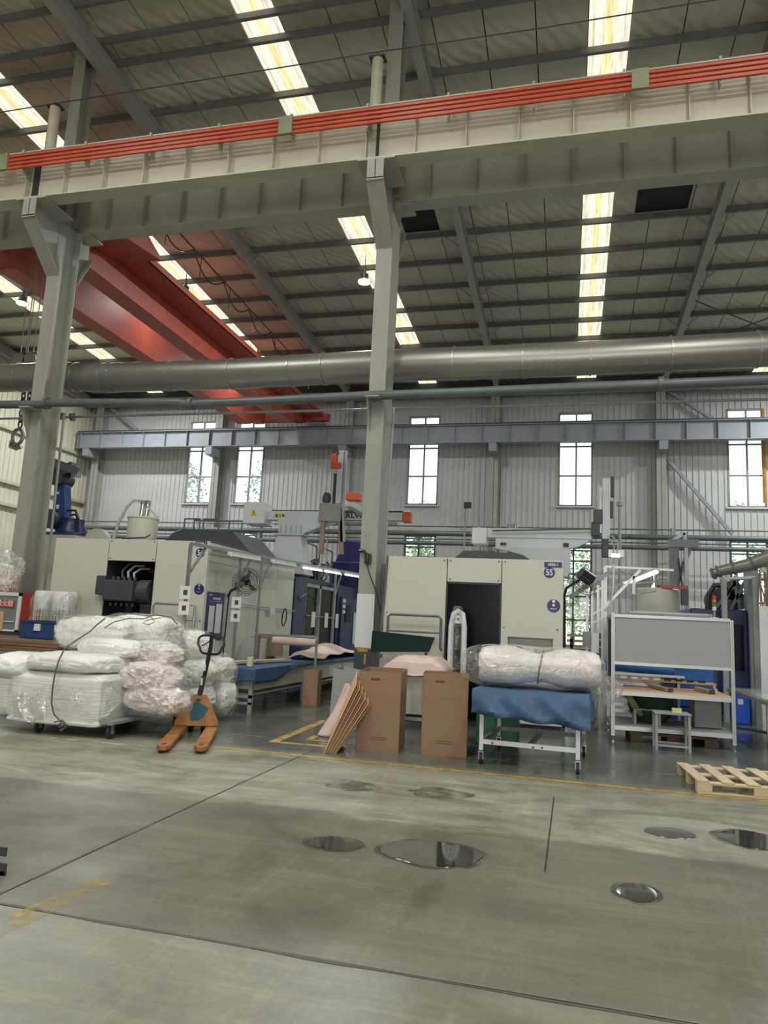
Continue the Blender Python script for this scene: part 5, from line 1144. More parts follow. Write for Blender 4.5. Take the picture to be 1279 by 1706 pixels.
# loose film skirt at the lower left of the pile
sk = MB(); sk.grid(lambda u, v: (at(22+60*u, 1170, Y=7.66).x+.02*math.sin(v*9), 7.62+.3*u*0+.03*math.sin(u*11+v*4), .16+.30*v+.02*math.sin(u*8)), 20, 14)
tag(sk.build('loose_film', M['filmhazy'], smooth=True), 'loose clear film hanging at the lower left corner of the foam pile', 'film')
rp_ = thing('tie_rope', 'thin dark rope tied around the white foam pile', 'rope', (-5.9, 7.6, .2))
P = [(175, 1030, 8.45), (160, 1042, 8.35), (150, 1052, 8.2), (128, 1066, 7.95), (108, 1080, 7.7), (98, 1100, 7.62), (92, 1120, 7.6), (87, 1150, 7.6), (86, 1172, 7.6), (90, 1190, 7.6), (102, 1203, 7.62)]
MB().tube([at(x, y, Y=Y) for x, y, Y in P], .010, 6).build('strand', M['rope'], rp_, smooth=True)
P = [(174, 1046, 8.35), (190, 1036, 8.4), (215, 1030, 8.45), (240, 1031, 8.45), (258, 1024, 8.5), (285, 1028, 8.5), (295, 1040, 8.5)]
MB().tube([at(x, y, Y=Y-.02) for x, y, Y in P], .008, 6).build('strand', M['rope'], rp_, smooth=True)
MB().tube([at(x, y, Y=8.4) for x, y in ((252, 1028), (258, 1036), (248, 1041), (238, 1038), (246, 1033), (268, 1029))], .006, 6).build('loop', M['rope'], rp_, smooth=True)
MB().tube([at(x, y, Y=7.6) for x, y in ((96, 1208), (104, 1204), (112, 1208), (106, 1214), (100, 1217))], .012, 6).tube([at(x, y, Y=7.6) for x, y in ((90, 1203), (104, 1200), (110, 1206), (98, 1212))], .010, 6).build('knot', M['rope'], rp_, smooth=True)

# ================================================================== PALLET JACK
pj = thing('pallet_jack', 'orange hand pallet jack with teal paint patch and black handle', 'pallet jack', (-4.7, 8.6, 0))
tl, tr2 = at(258, 1243, Z=.085), at(345, 1243, Z=.085); hl, hr = at(303, 1203, Z=.085), at(362, 1198, Z=.085)
dirv = ((tl+tr2)/2-(hl+hr)/2); dirv.z = 0; Lf = 1.5; dirv.normalize(); sdv = Vector((-dirv.y, dirv.x, 0))
tipc = (tl+tr2)/2; 
for s, nm in ((-1, 'l'), (1, 'r')):
    tip = tipc+sdv*s*.20; heel = tip-dirv*Lf
    w0, w1 = .075, .06
    vs = []
    for z, ex in ((.03, 0), (.085, 0)):
        for (p, w2) in ((heel, w0), (tip-dirv*.1, w0), (tip, w1*.6)):
            vs += [p+sdv*w2+Vector((0, 0, z-p.z)), p-sdv*w2+Vector((0, 0, z-p.z))]
    MB().add(vs, [(0, 1, 3, 2), (2, 3, 5, 4), (6, 8, 9, 7), (8, 10, 11, 9), (0, 2, 8, 6), (2, 4, 10, 8), (1, 7, 9, 3), (3, 9, 11, 5), (0, 6, 7, 1), (4, 5, 11, 10)]).build('fork', M['orange'], pj, bevel=.008, recalc=True)
    q_ = tip-dirv*.12; MB().box((q_.x, q_.y, .088), (.045, .10, .006), (0, 0, math.atan2(dirv.y, dirv.x)+R(90))).build('fork_opening', M['stain'], pj)
    q_ = tip-dirv*.25; MB().cyl((q_.x, q_.y, .032)+sdv*0 if False else Vector((q_.x, q_.y, .034))-sdv*.04, Vector((q_.x, q_.y, .034))+sdv*.04, .034, 14).build('roller', M['rubber'], pj)
hc = tipc-dirv*Lf; hc.z = 0
# triangular head plate
def HP(s, z, o_=0): v = hc+sdv*s-dirv*o_; return (v.x, v.y, z)
pl = [HP(-.28, .085, -.02), HP(.28, .085, -.02), HP(.27, .16, 0), HP(.09, .47, .10), HP(-.09, .47, .10), HP(-.27, .16, 0)]
vs = pl+[tuple(Vector(p)-dirv*.06) for p in pl]
hd = MB().add(vs, [(0, 1, 2, 3, 4, 5), (11, 10, 9, 8, 7, 6)]+[(i, (i+1) % 6+0, (i+1) % 6+6, i+6) for i in range(6)]).build('head_plate', M['orange'], pj, recalc=True, bevel=.01)
pts = []
for i in range(22):
    t = 2*math.pi*i/22; k_ = 1+.09*math.sin(5*t)+.12*math.sin(3*t+1)+.06*math.sin(8*t); s_, z_ = .115*k_*math.cos(t), .27+.115*k_*math.sin(t)
    pts.append(Vector(HP(s_, z_, .105*(z_-.12)/.35))+dirv*.012)
MB().add(pts, [list(range(22))]).build('paint_patch', M['teal'], pj)
MB().cyl(HP(0, .12, .12), HP(0, .42, .12), .05, 14).build('pump', M['iron'], pj)
for s in (-.08, .08):
    v = Vector(HP(s, .09, .2)); MB().cyl(v-sdv*.03, v+sdv*.03, .09, 18).build('steering_wheel', M['rubber'], pj)
hb0 = Vector(HP(0, .40, .14)); ht = at(351, 1078, Y=hb0.y-.02); 
MB().bar(hb0, ht, .045, .03).build('handle_bar', M['black'], pj); MB().bar(hb0+Vector((0, -.02, 0)), hb0.lerp(ht, .45)+Vector((0, -.02, 0)), .055, .03).build('handle_sleeve', M['darkgrey'], pj)
mb = MB(); hw_, hh = .19, .155; c_ = ht+Vector((0, 0, .03)); pts = []
for i in range(26):
    t = 2*math.pi*i/26; cx1 = math.copysign(abs(math.cos(t))**.45, math.cos(t)); sz1 = math.copysign(abs(math.sin(t))**.6, math.sin(t))
    pts.append(c_+Vector((cx1*hw_*(1 if sz1 > -.3 else .82), 0, sz1*hh*.78)))
mb.tube(pts, .016, 8, closed=True).build('handle_grip', M['black'], pj, smooth=True)
MB().bar(ht, c_+Vector((0, 0, .12)), .04, .03).build('handle_post', M['black'], pj); MB().tube([c_+Vector((-.12, -.02, -.02)), c_+Vector((-.05, -.02, .02)), c_+Vector((0, -.02, .06))], .008, 6).build('release_lever', M['black'], pj)
for f_ in (.35, .62): v = hb0.lerp(ht, f_); MB().box((v.x, v.y-.045, v.z), (.03, .004, .09)).build('sticker', M['paper'], pj)

# ================================================================== LEFT EDGE: sheet stack, hydrant box, baskets, crate
st = thing('sheet_stack', 'stack of plastic wrapped flat sheets on a dark base at the left edge', 'stack', (-9.3, 10, 0))
Ys = 9.6; xr = at(82, 1180, Y=Ys).x; zt_ = at(40, 1062, Y=Ys).z
B(-10.6, xr-.12, Ys+.05, Ys+1.3, .0, .14).build('base', M['black'], st)
random.seed(5); z = .14; k = 0
while z < zt_-.05:
    h_ = .045; dx = random.uniform(-.04, .04); B(-10.7, xr+dx, Ys+random.uniform(0, .04), Ys+1.4, z, z+h_-.006).build('sheet', M['wrapdark'] if z < zt_-.22 else M['cardstack'], st); z += h_; k += 1
soft(((xr-10.6)/2, Ys+.65, .52), (xr+10.6+.1, 1.45, .66), 0, .2, .25, .03, 3, 31, nu=44, nv=40).build('film_wrap', M['film'], st, smooth=True)
zt_ = z
bc = thing('blue_bin', 'long low dark blue bin on top of the sheet stack', 'bin', (-9.4, 10.3, zt_))
a = at(33, 1045, Y=10.2); b = at(100, 1045, Y=10.2); zh = at(60, 1034, Y=10.2).z
B(a.x, b.x, 10.2, 10.65, zt_, zh).build('body', M['bluedk'], bc, bevel=.01); B(a.x-.015, b.x+.015, 10.185, 10.665, zh-.03, zh).build('rim', M['bluedk'], bc)
B(at(57, 1040, Y=10.18).x, at(67, 1040, Y=10.18).x, 10.18, 10.2, zh-.16, zh-.05).build('label', M['paper'], bc); B(at(91, 1040, Y=10.18).x, at(96, 1040, Y=10.18).x, 10.18, 10.2, zh-.14, zh-.05).build('label', M['paper'], bc)
hy = thing('fire_hydrant_cabinet', 'white framed glass fire hydrant cabinet with red side at the left edge', 'cabinet', (-10.6, 11.2, 0))
Yh = 11.0; x0, x1 = at(-45, 1000, Y=Yh).x, at(36, 1000, Y=Yh).x; zt2 = at(20, 987, Y=Yh).z; zb2 = at(20, 1052, Y=Yh).z
B(x0, x1, Yh, Yh+.3, 0, zb2).build('stand', M['darkgrey'], hy)
B(x0, x1, Yh+.01, Yh+.55, zb2, zt2).build('body', M['redbox'], hy)
MB().bx(x0, x0+.05, Yh-.02, Yh+.01, zb2, zt2).bx(x1-.06, x1, Yh-.02, Yh+.01, zb2, zt2).bx(x0, x1, Yh-.02, Yh+.01, zt2-.06, zt2).bx(x0, x1, Yh-.02, Yh+.01, zb2, zb2+.03).build('door_frame', M['white'], hy)
B(x0+.05, x1-.06, Yh-.005, Yh+.005, zb2+.03, zt2-.06).build('door_glass', mat('grey_glass', (.22, .26, .28), .15), hy)
sg = B(x0+.12, at(25, 1000, Y=Yh-.02).x, Yh-.03, Yh-.015, at(15, 1011, Y=Yh).z, at(15, 1000, Y=Yh).z).build('sign', M['redsign'], hy)
text('消火栓', 'lettering', hy, (at(8, 1005, Y=Yh-.03).x, Yh-.033, at(8, 1005.5, Y=Yh-.03).z), .125, FRONT, M['white'], bold=.001)
B(x0+.1, at(8, 1030, Y=Yh).x, Yh-.04, Yh-.02, zb2+.03, at(5, 1019, Y=Yh).z).build('cardboard_sheet', M['tan'], hy)
B(at(4, 1035, Y=Yh).x, at(25, 1035, Y=Yh).x, Yh-.03, Yh-.02, at(15, 1036, Y=Yh).z, at(15, 1034.5, Y=Yh).z).build('handle', M['white'], hy)
for i, (xa, xb_, l) in enumerate(((56, 86, 'white wire baskets nested in film, the left stack behind the blue bin'), (86, 122, 'white wire baskets nested in film, the right stack behind the blue bin'))):
    Yb = 10.75; a = at(xa, 1040, Y=Yb); b = at(xb_, 1040, Y=Yb); zt3 = at(80, 985, Y=Yb).z; zb3 = zt_; cxx = (a.x+b.x)/2; r_ = (b.x-a.x)/2
    bk_ = thing('basket_stack', l, 'basket', (cxx, Yb, zb3))
    sh = B(a.x, b.x, Yb-r_, Yb+r_, zb3-.01, zb3).build('tray', M['white'], bk_)
    mb = MB()
    for t in range(22): 
        an = 2*math.pi*t/22; mb.tube([(cxx+r_*.85*math.cos(an), Yb+r_*.85*math.sin(an), zb3), (cxx+r_*.95*math.cos(an), Yb+r_*.95*math.sin(an), zb3+(zt3-zb3)*.72)], .006, 4)
    for z_ in range(7):
        k_ = z_/6; mb.tube([(cxx+r_*(.85+.1*k_)*math.cos(an), Yb+r_*(.85+.1*k_)*math.sin(an), zb3+(zt3-zb3)*.72*k_) for an in [2*math.pi*i/22 for i in range(22)]], .006, 4, closed=True)
    mb.build('wires', M['white'], bk_)
    MB().lathe([(r_*.93, (zt3-zb3)*.62), (r_*.98, (zt3-zb3)*.68), (r_*1.0, (zt3-zb3)*.96), (r_*.9, (zt3-zb3))], (cxx, Yb, zb3), 24).build('upper_basket', M['paper'], bk_, smooth=True)
    soft((cxx, Yb, (zb3+zt3)/2), (r_*2.2, r_*2.2, zt3-zb3+.04), 0, .4, .6, .03, 4, 40+i, nu=36, nv=32).build('film_wrap', M['film'], bk_, smooth=True)
pb = thing('plastic_bag', 'bulging clear plastic bag on the hydrant cabinet at the left edge', 'bag', (-11.2, 11.3, zt2))
c = at(4, 955, Y=11.3); soft(c, (.75, .5, .85), 0, .8, .8, .09, 3, 51, nu=50, nv=44).build('bag', M['filmhazy'], pb, smooth=True); soft(c+Vector((-.03, .05, -.1)), (.55, .35, .55), 0, .8, .8, .06, 4, 52).build('contents', M['foam'], pb, smooth=True)
# small plant beside machine 54 left side
mx_ = thing('pipe_stand', 'clutter of valves and white pipes between the left column and machine 54', 'pipework', (-9.9, 13.5, 0))
for k in range(7):
    x = -10.6+.16*k; MB().tube([(x, 13.6, 0), (x, 13.6, 1.9+.1*(k % 3)), (x+.1, 13.7, 2.1+.1*(k % 3)), (x+.1, 13.7, 2.6)], .03, 8).build('pipe', M['white'] if k % 2 else M['pipedark'], mx_, smooth=True)
for z in (2.3, 2.6, 1.9): MB().bar((-11, 13.7, z), (-9.3, 13.7, z), .06, .06).build('rail', M['pipegrey'], mx_)
MB().bx(-10.6, -9.7, 13.8, 14.4, 2.0, 2.35).bx(-10.4, -9.9, 13.8, 14.3, 2.5, 2.7).build('valve_block', M['darkgrey'], mx_, bevel=.02)
MB().cyl((-10.15, 13.9, 3.0), (-10.15, 14.05, 3.0), .3, 24).build('hose_reel', M['creamd'], mx_, smooth=True)

# ================================================================== INSPECTION BENCH (right)
ib2 = thing('inspection_bench', 'aluminium framed bench with a grey back board and tan top', 'workbench', (1.45, 11.8, 0))
IX0, IX1, IY0, IY1 = .66, 2.27, 11.3, 12.55
for x, y, z1 in ((IX0, IY0, 1.84), (IX0, IY1, 1.84), (IX1, IY0, 1.80), (IX1, IY1, .76)):
    lg = B(x-.025, x+.025, y-.025, y+.025, .08, z1).build('post', M['alu'], ib2, bevel=.004); MB().bx(x-.005, x+.005, y-.028, y-.0255, .1, z1-.02).build('slot', M['pipegrey'], lg)
    MB().cyl((x, y, 0), (x, y, .02), .04, 14).cyl((x, y, .02), (x, y, .09), .012, 8).build('foot', M['steel'], lg)
B(IX0+.025, IX1-.025, IY0-.01, IY0+.005, 1.14, 1.78).build('back_board', M['grey'], ib2)
for z in (1.80, 1.115): B(IX0+.02, IX1-.02, IY0-.025, IY0+.025, z-.022, z+.022).build('rail', M['alu'], ib2)
for z in (.69, .20): 
    B(IX0, IX1, IY0-.022, IY0+.022, z-.03, z+.03).build('rail', M['alu'], ib2); B(IX0, IX1, IY1-.022, IY1+.022, z-.03, z+.03).build('rail', M['alu'], ib2)
    for x in (IX0, IX1): B(x-.022, x+.022, IY0, IY1, z-.03, z+.03).build('rail', M['alu'], ib2)
B(IX0-.022, IX0+.022, IY0, IY1, 1.78, 1.825).build('rail', M['alu'], ib2)
B(IX0+.0, IX1, IY0+.02, IY1, .715, .735).build('bench_top', M['tan'], ib2, label='tan bench top')
B(IX0+.02, IX1-.02, IY0+.03, IY1, .225, .235).build('lower_shelf', M['greybox'], ib2)
B(IX0-.005, IX0+.005, IY0+.04, IY1-.04, .8, 1.76).build('side_film', M['glassdark'], ib2)
for z in (.40, .52, .30): B(IX0+.05, 1.5, IY1-.04, IY1-.01, z, z+.05).build('drawer_slat', M['steel'], ib2)
bars = thing('foam_edge_bars', 'pale bars with dark ends lying on the tan bench top', 'bar', (1.5, 11.9, .735))
for p0, p1 in (((1.24, 12.3), (1.46, 11.42)), ((1.95, 12.3), (2.05, 11.6))): MB().bar((*p0, .765), (*p1, .765), .06, .05).build('bar', M['wood'], bars); MB().box((p1[0], p1[1], .765), (.07, .04, .055)).build('dark_end', M['black'], bars)
o = thing('white_sheet', 'white flat panel lying at the left of the tan bench top', 'panel', (.95, 12.2, .735)); MB().box((.98, 12.35, .76), (.58, .3, .03)).build('sheet', M['white'], o)
o = thing('back_shelf', 'tan shelf strip with small dark parts behind the bench top', 'shelf', (1.5, 12.8, .0))
B(.7, 2.3, 12.62, 12.9, .80, .83).build('board', M['tan'], o)
for k in range(8): B(.85+.17*k, .95+.17*k, 12.64, 12.7, .83, .86).build('part', M['rubber'] if k > 3 else M['alu'], o)
for x in (.72, 2.28): B(x-.02, x+.02, 12.7, 12.74, 0, .80).build('post', M['alu'], o)
o = thing('blue_roll', 'blue film roll lying behind the back of the bench', 'roll', (1.1, 13.2, .9)); MB().cyl((.6, 13.2, 1.0), (1.75, 13.2, .96), .08, 18).build('roll', M['bluecr'], o, smooth=True); MB().bx(.6, 1.9, 13.1, 13.4, .86, .90).bx(.7, .74, 13.2, 13.24, 0, .86).bx(1.8, 1.84, 13.2, 13.24, 0, .86).build('stand', M['steel'], o)
for x, y, z, l in ((1.9, 13.6, 0, 'blue crate at the bottom of the stack behind the bench'), (1.9, 13.6, .38, 'blue crate in the middle of the stack behind the bench'), (1.9, 13.6, .76, 'blue crate on top of the stack behind the bench')):
    o = thing('plastic_crate', l, 'crate', (x, y, z), 'blue crates behind the bench'); B(x-.28, x+.5, y-.2, y+.3, z, z+.35).build('body', M['bluecr'], o, bevel=.012); B(x-.3, x+.52, y-.22, y+.32, z+.31, z+.37).build('rim', M['bluecr'], o)
o = thing('grey_cabinet', 'small grey cabinet under the right end of the bench', 'cabinet', (2.05, 11.95, .24)); B(1.83, 2.2, 11.75, 12.2, .24, .66).build('body', M['greybox'], o, bevel=.008); B(1.85, 2.18, 11.745, 11.75, .27, .63).build('door', M['greybox'], o)
o = thing('green_tub', 'dark green tub under the left part of the bench', 'tub', (1.15, 12.1, .24)); MB().lathe([(.22, 0), (.30, .10), (.36, .34), (.38, .36)], (1.25, 12.0, .26), 24).build('tub', mat('tub_green', (.03, .07, .05), .4), o, smooth=True)
MB().prism([(.82, .64), (.95, .64), (1.12, .36), (1.06, .34)], 'y', 11.7, 11.9).build('olive_flap', mat('olive', (.22, .24, .07), .5), o)
stt = thing('aluminium_sheets', 'stack of thin metal sheets on top of the bench frame', 'sheets', (1.4, 11.8, 1.83))
for k in range(4): MB().box((1.42+.02*k, 11.75+.03*k, 1.835+.014*k), (1.25-.05*k, .8, .01), (0, 0, R(2*k-2))).build('sheet', M['alu'] if k > 1 else M['pipegrey'], stt)
sl = thing('signal_tower', 'red orange green signal light on the bench frame', 'signal light', (2.02, 11.3, 1.82))
MB().cyl((2.05, 11.3, 1.822), (2.05, 11.3, 1.93), .012, 8).bx(2.0, 2.1, 11.27, 11.33, 1.822, 1.832).build('stem', M['alu'], sl)
for z, m_ in ((1.93, 'white'), (1.99, 'ltgreen'), (2.03, 'ltorange'), (2.09, 'ltred')): MB().cyl((2.05, 11.3, z), (2.05, 11.3, z+.055), .026, 14).build('light_segment', M[m_], sl)
def stool(x, y, h, s, m, label):
    o = thing('stool', label, 'stool', (x, y, 0))
    B(x-s, x+s, y-s*.8, y+s*.8, h-.025, h).build('seat', m, o, bevel=.006)
    for i in (-1, 1):
        for j in (-1, 1): B(x+i*(s-.03)-.018, x+i*(s-.03)+.018, y+j*(s*.8-.03)-.018, y+j*(s*.8-.03)+.018, 0, h-.025).build('leg', M['pipegrey'], o)
    MB().bx(x-s+.03, x+s-.03, y-s*.8+.02, y-s*.8+.045, .05, .08).bx(x-s+.03, x+s-.03, y+s*.8-.045, y+s*.8-.02, .05, .08).build('stretcher', M['pipegrey'], o)
    return o
stool(1.41, 10.98, .50, .24, M['pipegrey'], 'grey steel stool in front of the bench with a yellow box on it'); stool(1.16, 11.75, .46, .2, M['pipegrey'], 'second steel stool tucked under the bench')
tag(B(1.42, 1.54, 10.92, 11.0, .50, .555).build('yellow_box', mat('pale_yellow', (.70, .66, .20), .5)), 'small pale yellow box lying on the steel stool', 'box')
pl_ = thing('wooden_block_pallet', 'dark wooden pallet on the floor under the bench', 'pallet', (1.5, 12.0, 0)); 
for x in (1.0, 1.5, 2.0): B(x-.08, x+.08, 11.5, 12.5, 0, .10).build('bearer', M['cardstack'], pl_)
for y in (11.5, 11.85, 12.2): B(.9, 2.1, y, y+.12, .10, .13).build('board', M['cardstack'], pl_)
B(1.2, 1.9, 12.75, 13.05, .0, .3).build('x', M['greybox'], o) if False else None

# right table with glass top
rt = thing('side_table', 'green tinted glass topped steel table at the right edge', 'table', (3, 12, 0))
B(2.62, 4.2, 10.6, 13.4, .735, .75).build('table_top', mat('frosted_green', (.42, .50, .46), .15), rt); B(2.60, 2.64, 10.6, 13.4, .68, .735).build('edge_rail', M['alu'], rt); B(2.60, 4.2, 10.58, 10.62, .68, .735).build('edge_rail', M['alu'], rt)
for x, y in ((2.66, 13.3), (3.02, 12.6), (2.66, 10.7), (4.1, 10.7)):
    B(x-.022, x+.022, y-.022, y+.022, 0, .70).build('leg', M['steel'], rt)
MB().bar((2.66, 13.3, .12), (3.9, 11.9, .12), .04, .04).bar((3.0, 12.6, .15), (4.1, 12.6, .15), .04, .04).build('rail', M['steel'], rt)
# blue crate by table
o = thing('blue_container', 'bright blue plastic container on the floor beyond the side table', 'container', (3.2, 15, 0)); B(at(1224, 1180, Y=15).x, at(1250, 1180, Y=15).x, 15, 15.5, 0, .55).build('body', mat('bright_blue', (.01, .10, .62), .4), o, bevel=.02); B(at(1229, 1180, Y=15).x, at(1238, 1180, Y=15).x, 14.99, 15.0, .36, .46).build('label', M['paper'], o)
# blue machine behind
bm = thing('blue_machine', 'dark blue moulding machine behind the inspection bench', 'machine', (3.2, 16, 0))
B(at(1150, 1020, Y=15.6).x, at(1245, 1020, Y=15.6).x, 15.6, 18, .1, at(1200, 1015, Y=15.6).z).build('body', M['navy'], bm, bevel=.02)
a = at(1222, 1040, Y=15.58); b = at(1240, 1110, Y=15.58); B(a.x, b.x, 15.56, 15.6, b.z-.1, a.z).build('acrylic_window', M['glassdark'], bm)
B(at(1245, 1000, Y=15.6).x, at(1262, 1000, Y=15.6).x, 15.5, 15.9, 0, 3.0).build('frame_post', M['far'], bm)
for (px, py, r_) in ((1200, 1000, .26), (1215, 985, .2), (1228, 1003, .16)):
    c = at(px, py, Y=16.5); MB().cyl((c.x, 16.2, c.z), (c.x, 16.9, c.z), r_, 20).build('hydraulic_motor', M['iron'], bm, smooth=True)
for (p0, p1) in (((1190, 1015), (1230, 965)), ((1200, 1018), (1225, 960)), ((1215, 1018), (1240, 970)), ((1232, 1015), (1222, 968))): MB().bar(at(*p0, Y=16.1), at(*p1, Y=16.1), .06, .06).build('strut', M['pipedark'], bm)
MB().tube([at(1178, 1018, Y=16), at(1180, 990, Y=16), at(1190, 975, Y=16), at(1205, 975, Y=16)], .05, 10).build('hose', M['black'], bm, smooth=True)
o = thing('tall_white_sheet', 'tall white sheet standing upright at the right edge', 'panel', (3.7, 14, 0)); a = at(1264, 1010, Y=14); MB().add([(a.x, 14, a.z), (4.6, 14, a.z+.02), (4.6, 14, 0), (at(1268, 1150, Y=14).x, 14, 0)], [(0, 1, 2, 3)]).build('sheet', M['white'], o, solid=.03)
# round grey pipe with posts
gp = thing('suction_pipe', 'fat grey round pipe sloping down to a rounded end at the right edge', 'pipe', (3.2, 16, 2.9))
pts = [at(1184, 957, Y=15.25), at(1200, 951, Y=15.2), at(1245, 942, Y=15.05), at(1290, 925, Y=14.9)]
MB().tube(pts, [.085, .10, .125, .14], 20).build('pipe', M['galv'], gp, smooth=True)
for t in (.25, .8, 1.5, 2.2):
    i = int(t); v = pts[i].lerp(pts[min(i+1, 3)], t-i); n_ = (pts[min(i+1, 3)]-pts[i]).normalized(); MB().cyl(v-n_*.02, v+n_*.02, .115+.015*t, 20).build('clamp_ring', M['pipedark'], gp)
for px, Yp in ((1205, 15.2), (1256, 15.03)): c = at(px, 960, Y=Yp); MB().bar((c.x, c.y, 0), (c.x, c.y, c.z-.02), .09, .09).build('post', M['pipegrey'], gp)
MB().bar(at(1200, 964, Y=15.2), at(1258, 962, Y=15.05), .06, .05).build('tie_bar', M['alu'], gp)
br_ = thing('bamboo_poles', 'bundle of thin brown rods standing beyond the white sheet', 'rods', (4, 15, 0)); rnd = random.Random(2)
for k in range(12):
    a = at(1262+rnd.random()*22, 1030, Y=14.8); b = at(1266+rnd.random()*16, 940+rnd.random()*30, Y=14.8); MB().cyl((a.x, 14.8, a.z), (b.x, 14.8+rnd.random()*.3, b.z), .012, 5).build('rod', M['brownp'], br_)
# jib crane
jb = thing('jib_post', 'blue grey steel jib post with a short arm beyond the bench', 'post', (2.2, 19, 0))
c = at(1122, 950, Y=19); zt_ = at(1122, 906, Y=19).z
B(c.x-.10, c.x+.12, 18.9, 19.15, 0, zt_).build('post', M['far'], jb); B(c.x-.12, at(1162, 908, Y=19).x, 18.85, 19.2, zt_-.10, zt_+.10).build('arm', M['far'], jb)
MB().bar((c.x+.1, 19, zt_-.9), (at(1150, 912, Y=19).x, 19, zt_-.05), .10, .10).build('gusset', M['far'], jb)
B(c.x+.24, c.x+.32, 18.9, 19.1, 0, zt_-.1).build('pipe_riser', M['alu'], jb)
MB().bar(at(1118, 902, Y=18.9), at(1140, 888, Y=18.9), .08, .08).bar(at(1140, 888, Y=18.9), at(1141, 903, Y=18.9), .08, .08).build('upper_link', M['alu'], jb)
MB().tube([at(1130, 930, Y=18.7), at(1134, 960, Y=18.7), at(1140, 1000, Y=18.7)], .02, 6).tube([at(1138, 935, Y=18.7), at(1132, 965, Y=18.7), at(1126, 1000, Y=18.7)], .015, 6).build('cable', M['black'], jb)
# barrel dryer
hd_ = thing('hopper_dryer', 'squat cream drum with chrome motor and red bar behind the bench', 'dryer', (1.75, 15.3, 0))
c = at(1096, 995, Y=15.3); MB().lathe([(.30, 0), (.30, 1.3), (.40, 1.5), (.40, c.z+.14), (.36, c.z+.17)], (c.x, 15.3, 0), 26).build('drum', M['creamd'], hd_, smooth=True)
MB().cyl((c.x-.1, 15.1, c.z+.16), (c.x-.1, 15.1, c.z+.44), .07, 14).cyl((c.x-.1, 15.1, c.z+.16), (c.x-.1, 15.1, c.z+.24), .13, 14).build('motor', M['chrome'], hd_, smooth=True)
B(c.x+.02, c.x+.5, 14.9, 15.0, c.z+.16, c.z+.22).build('red_bar', M['redbox'], hd_); B(c.x+.38, c.x+.5, 14.9, 15.05, c.z-.15, c.z+.16).build('junction_box', M['iron'], hd_)
# fluorescent frame over the station
lf = thing('tube_light_gantry', 'white tubular frame with two glowing fluorescent tubes above the bench', 'light frame', (1.2, 13.8, 0))
a, b = at(1040, 974, Y=14.6), at(1094, 953, Y=13.4)
MB().cyl(a, b, .028, 10).build('fluorescent_tube', M['tube'], lf); MB().bar(a+Vector((0, 0, .05)), b+Vector((0, 0, .05)), .09, .04).build('light_fixture', M['white'], lf)
a2, b2 = at(1012, 938, Y=14.2), at(1030, 940, Y=14.2); MB().cyl(at(1018, 925, Y=14.4), at(1032, 926, Y=14.4), .035, 10).build('fluorescent_tube', M['tube'], lf)
MB().bar(at(1008, 944, Y=13.8), at(1122, 950, Y=13.8), .04, .04).build('rail', M['steel'], lf); MB().bar(at(1008, 1010, Y=13.8), at(1066, 950, Y=13.8), .05, .05).build('brace', M['steel'], lf)
MB().bar(at(1056, 960, Y=13.8), at(1055, 990, Y=13.8), .05, .05).build('drop_post', M['white'], lf)
c = at(1008, 944, Y=13.8); MB().bar((c.x, 13.8, 0), (c.x, 13.8, c.z), .06, .06).build('post', M['steel'], lf)
for dz in (0, .25, .5): MB().bar((c.x, 13.8, c.z-.1-dz), (c.x+.9, 14.1, c.z-.05-dz*.7), .03, .03).build('cross_bar', M['alu'], lf)
MB().tube([at(1022, 940, Y=13.7), at(1021, 985, Y=13.7), at(1017, 1005, Y=13.7), at(1008, 1018, Y=13.7)], .016, 6).build('white_cable', M['white'], lf, smooth=True)
# inclined conveyor right of machine 55
cvy = thing('inclined_conveyor', 'inclined aluminium conveyor frame between machine 55 and the bench', 'conveyor', (.4, 13.5, 0))
for Yc in (13.2, 13.8):
    MB().bar(at(948, 995, Y=Yc), at(1012, 955, Y=Yc), .05, .07).build('side_rail', M['pipegrey'], cvy)
for k in range(7):
    u = at(950+9*k, 993-5.6*k, Y=13.2); v_ = at(950+9*k, 993-5.6*k, Y=13.8); MB().cyl(u, (u.x+.03, 13.8, u.z), .018, 8).build('roller', M['steel'], cvy)
for px, pyt in ((986, 985), (996, 975), (1003, 965), (978, 990)):
    c = at(px, pyt, Y=13.5); MB().bar((c.x, 13.5, 0), (c.x, 13.5, c.z), .04, .04).build('post', M['alu'], cvy)
for py in (990, 1025, 1040): MB().bar(at(984, py, Y=13.5), at(1008, py-14, Y=13.5), .03, .03).build('rung', M['alu'], cvy)
f2 = thing('wall_fan', 'black fan on a curved arm right of machine 55', 'fan', (.2, 12.6, 2)); c = at(976, 960, Y=12.8)
MB().cyl(c-Vector((.09, 0, -.06)), c+Vector((.09, .1, -.06)), .11, 18).build('motor', M['black'], f2, smooth=True)
mb = MB(); c3 = c+Vector((-.08, -.05, -.14)); ax2 = Vector((-.5, -.4, -.7)).normalized(); g1 = ax2.cross(Vector((0, 0, 1))).normalized(); g2 = ax2.cross(g1)
for r_ in (.10, .19, .26): mb.tube([c3+(g1*math.cos(t)+g2*math.sin(t))*r_ for t in [2*math.pi*i/24 for i in range(24)]], .006, 4, closed=True)
for i in range(18): t = 2*math.pi*i/18; mb.tube([c3+(g1*math.cos(t)+g2*math.sin(t))*.03, c3+(g1*math.cos(t)+g2*math.sin(t))*.26], .004, 3)
mb.build('cage', M['darkgrey'], f2)
MB().tube([c, at(955, 972, Y=12.6), at(943, 980, Y=12.5), at(940, 992, Y=12.5), at(940, 1080, Y=12.4), (at(940, 1080, Y=12.4).x, 12.4, 0)], .022, 8).build('arm', M['black'], f2, smooth=True)
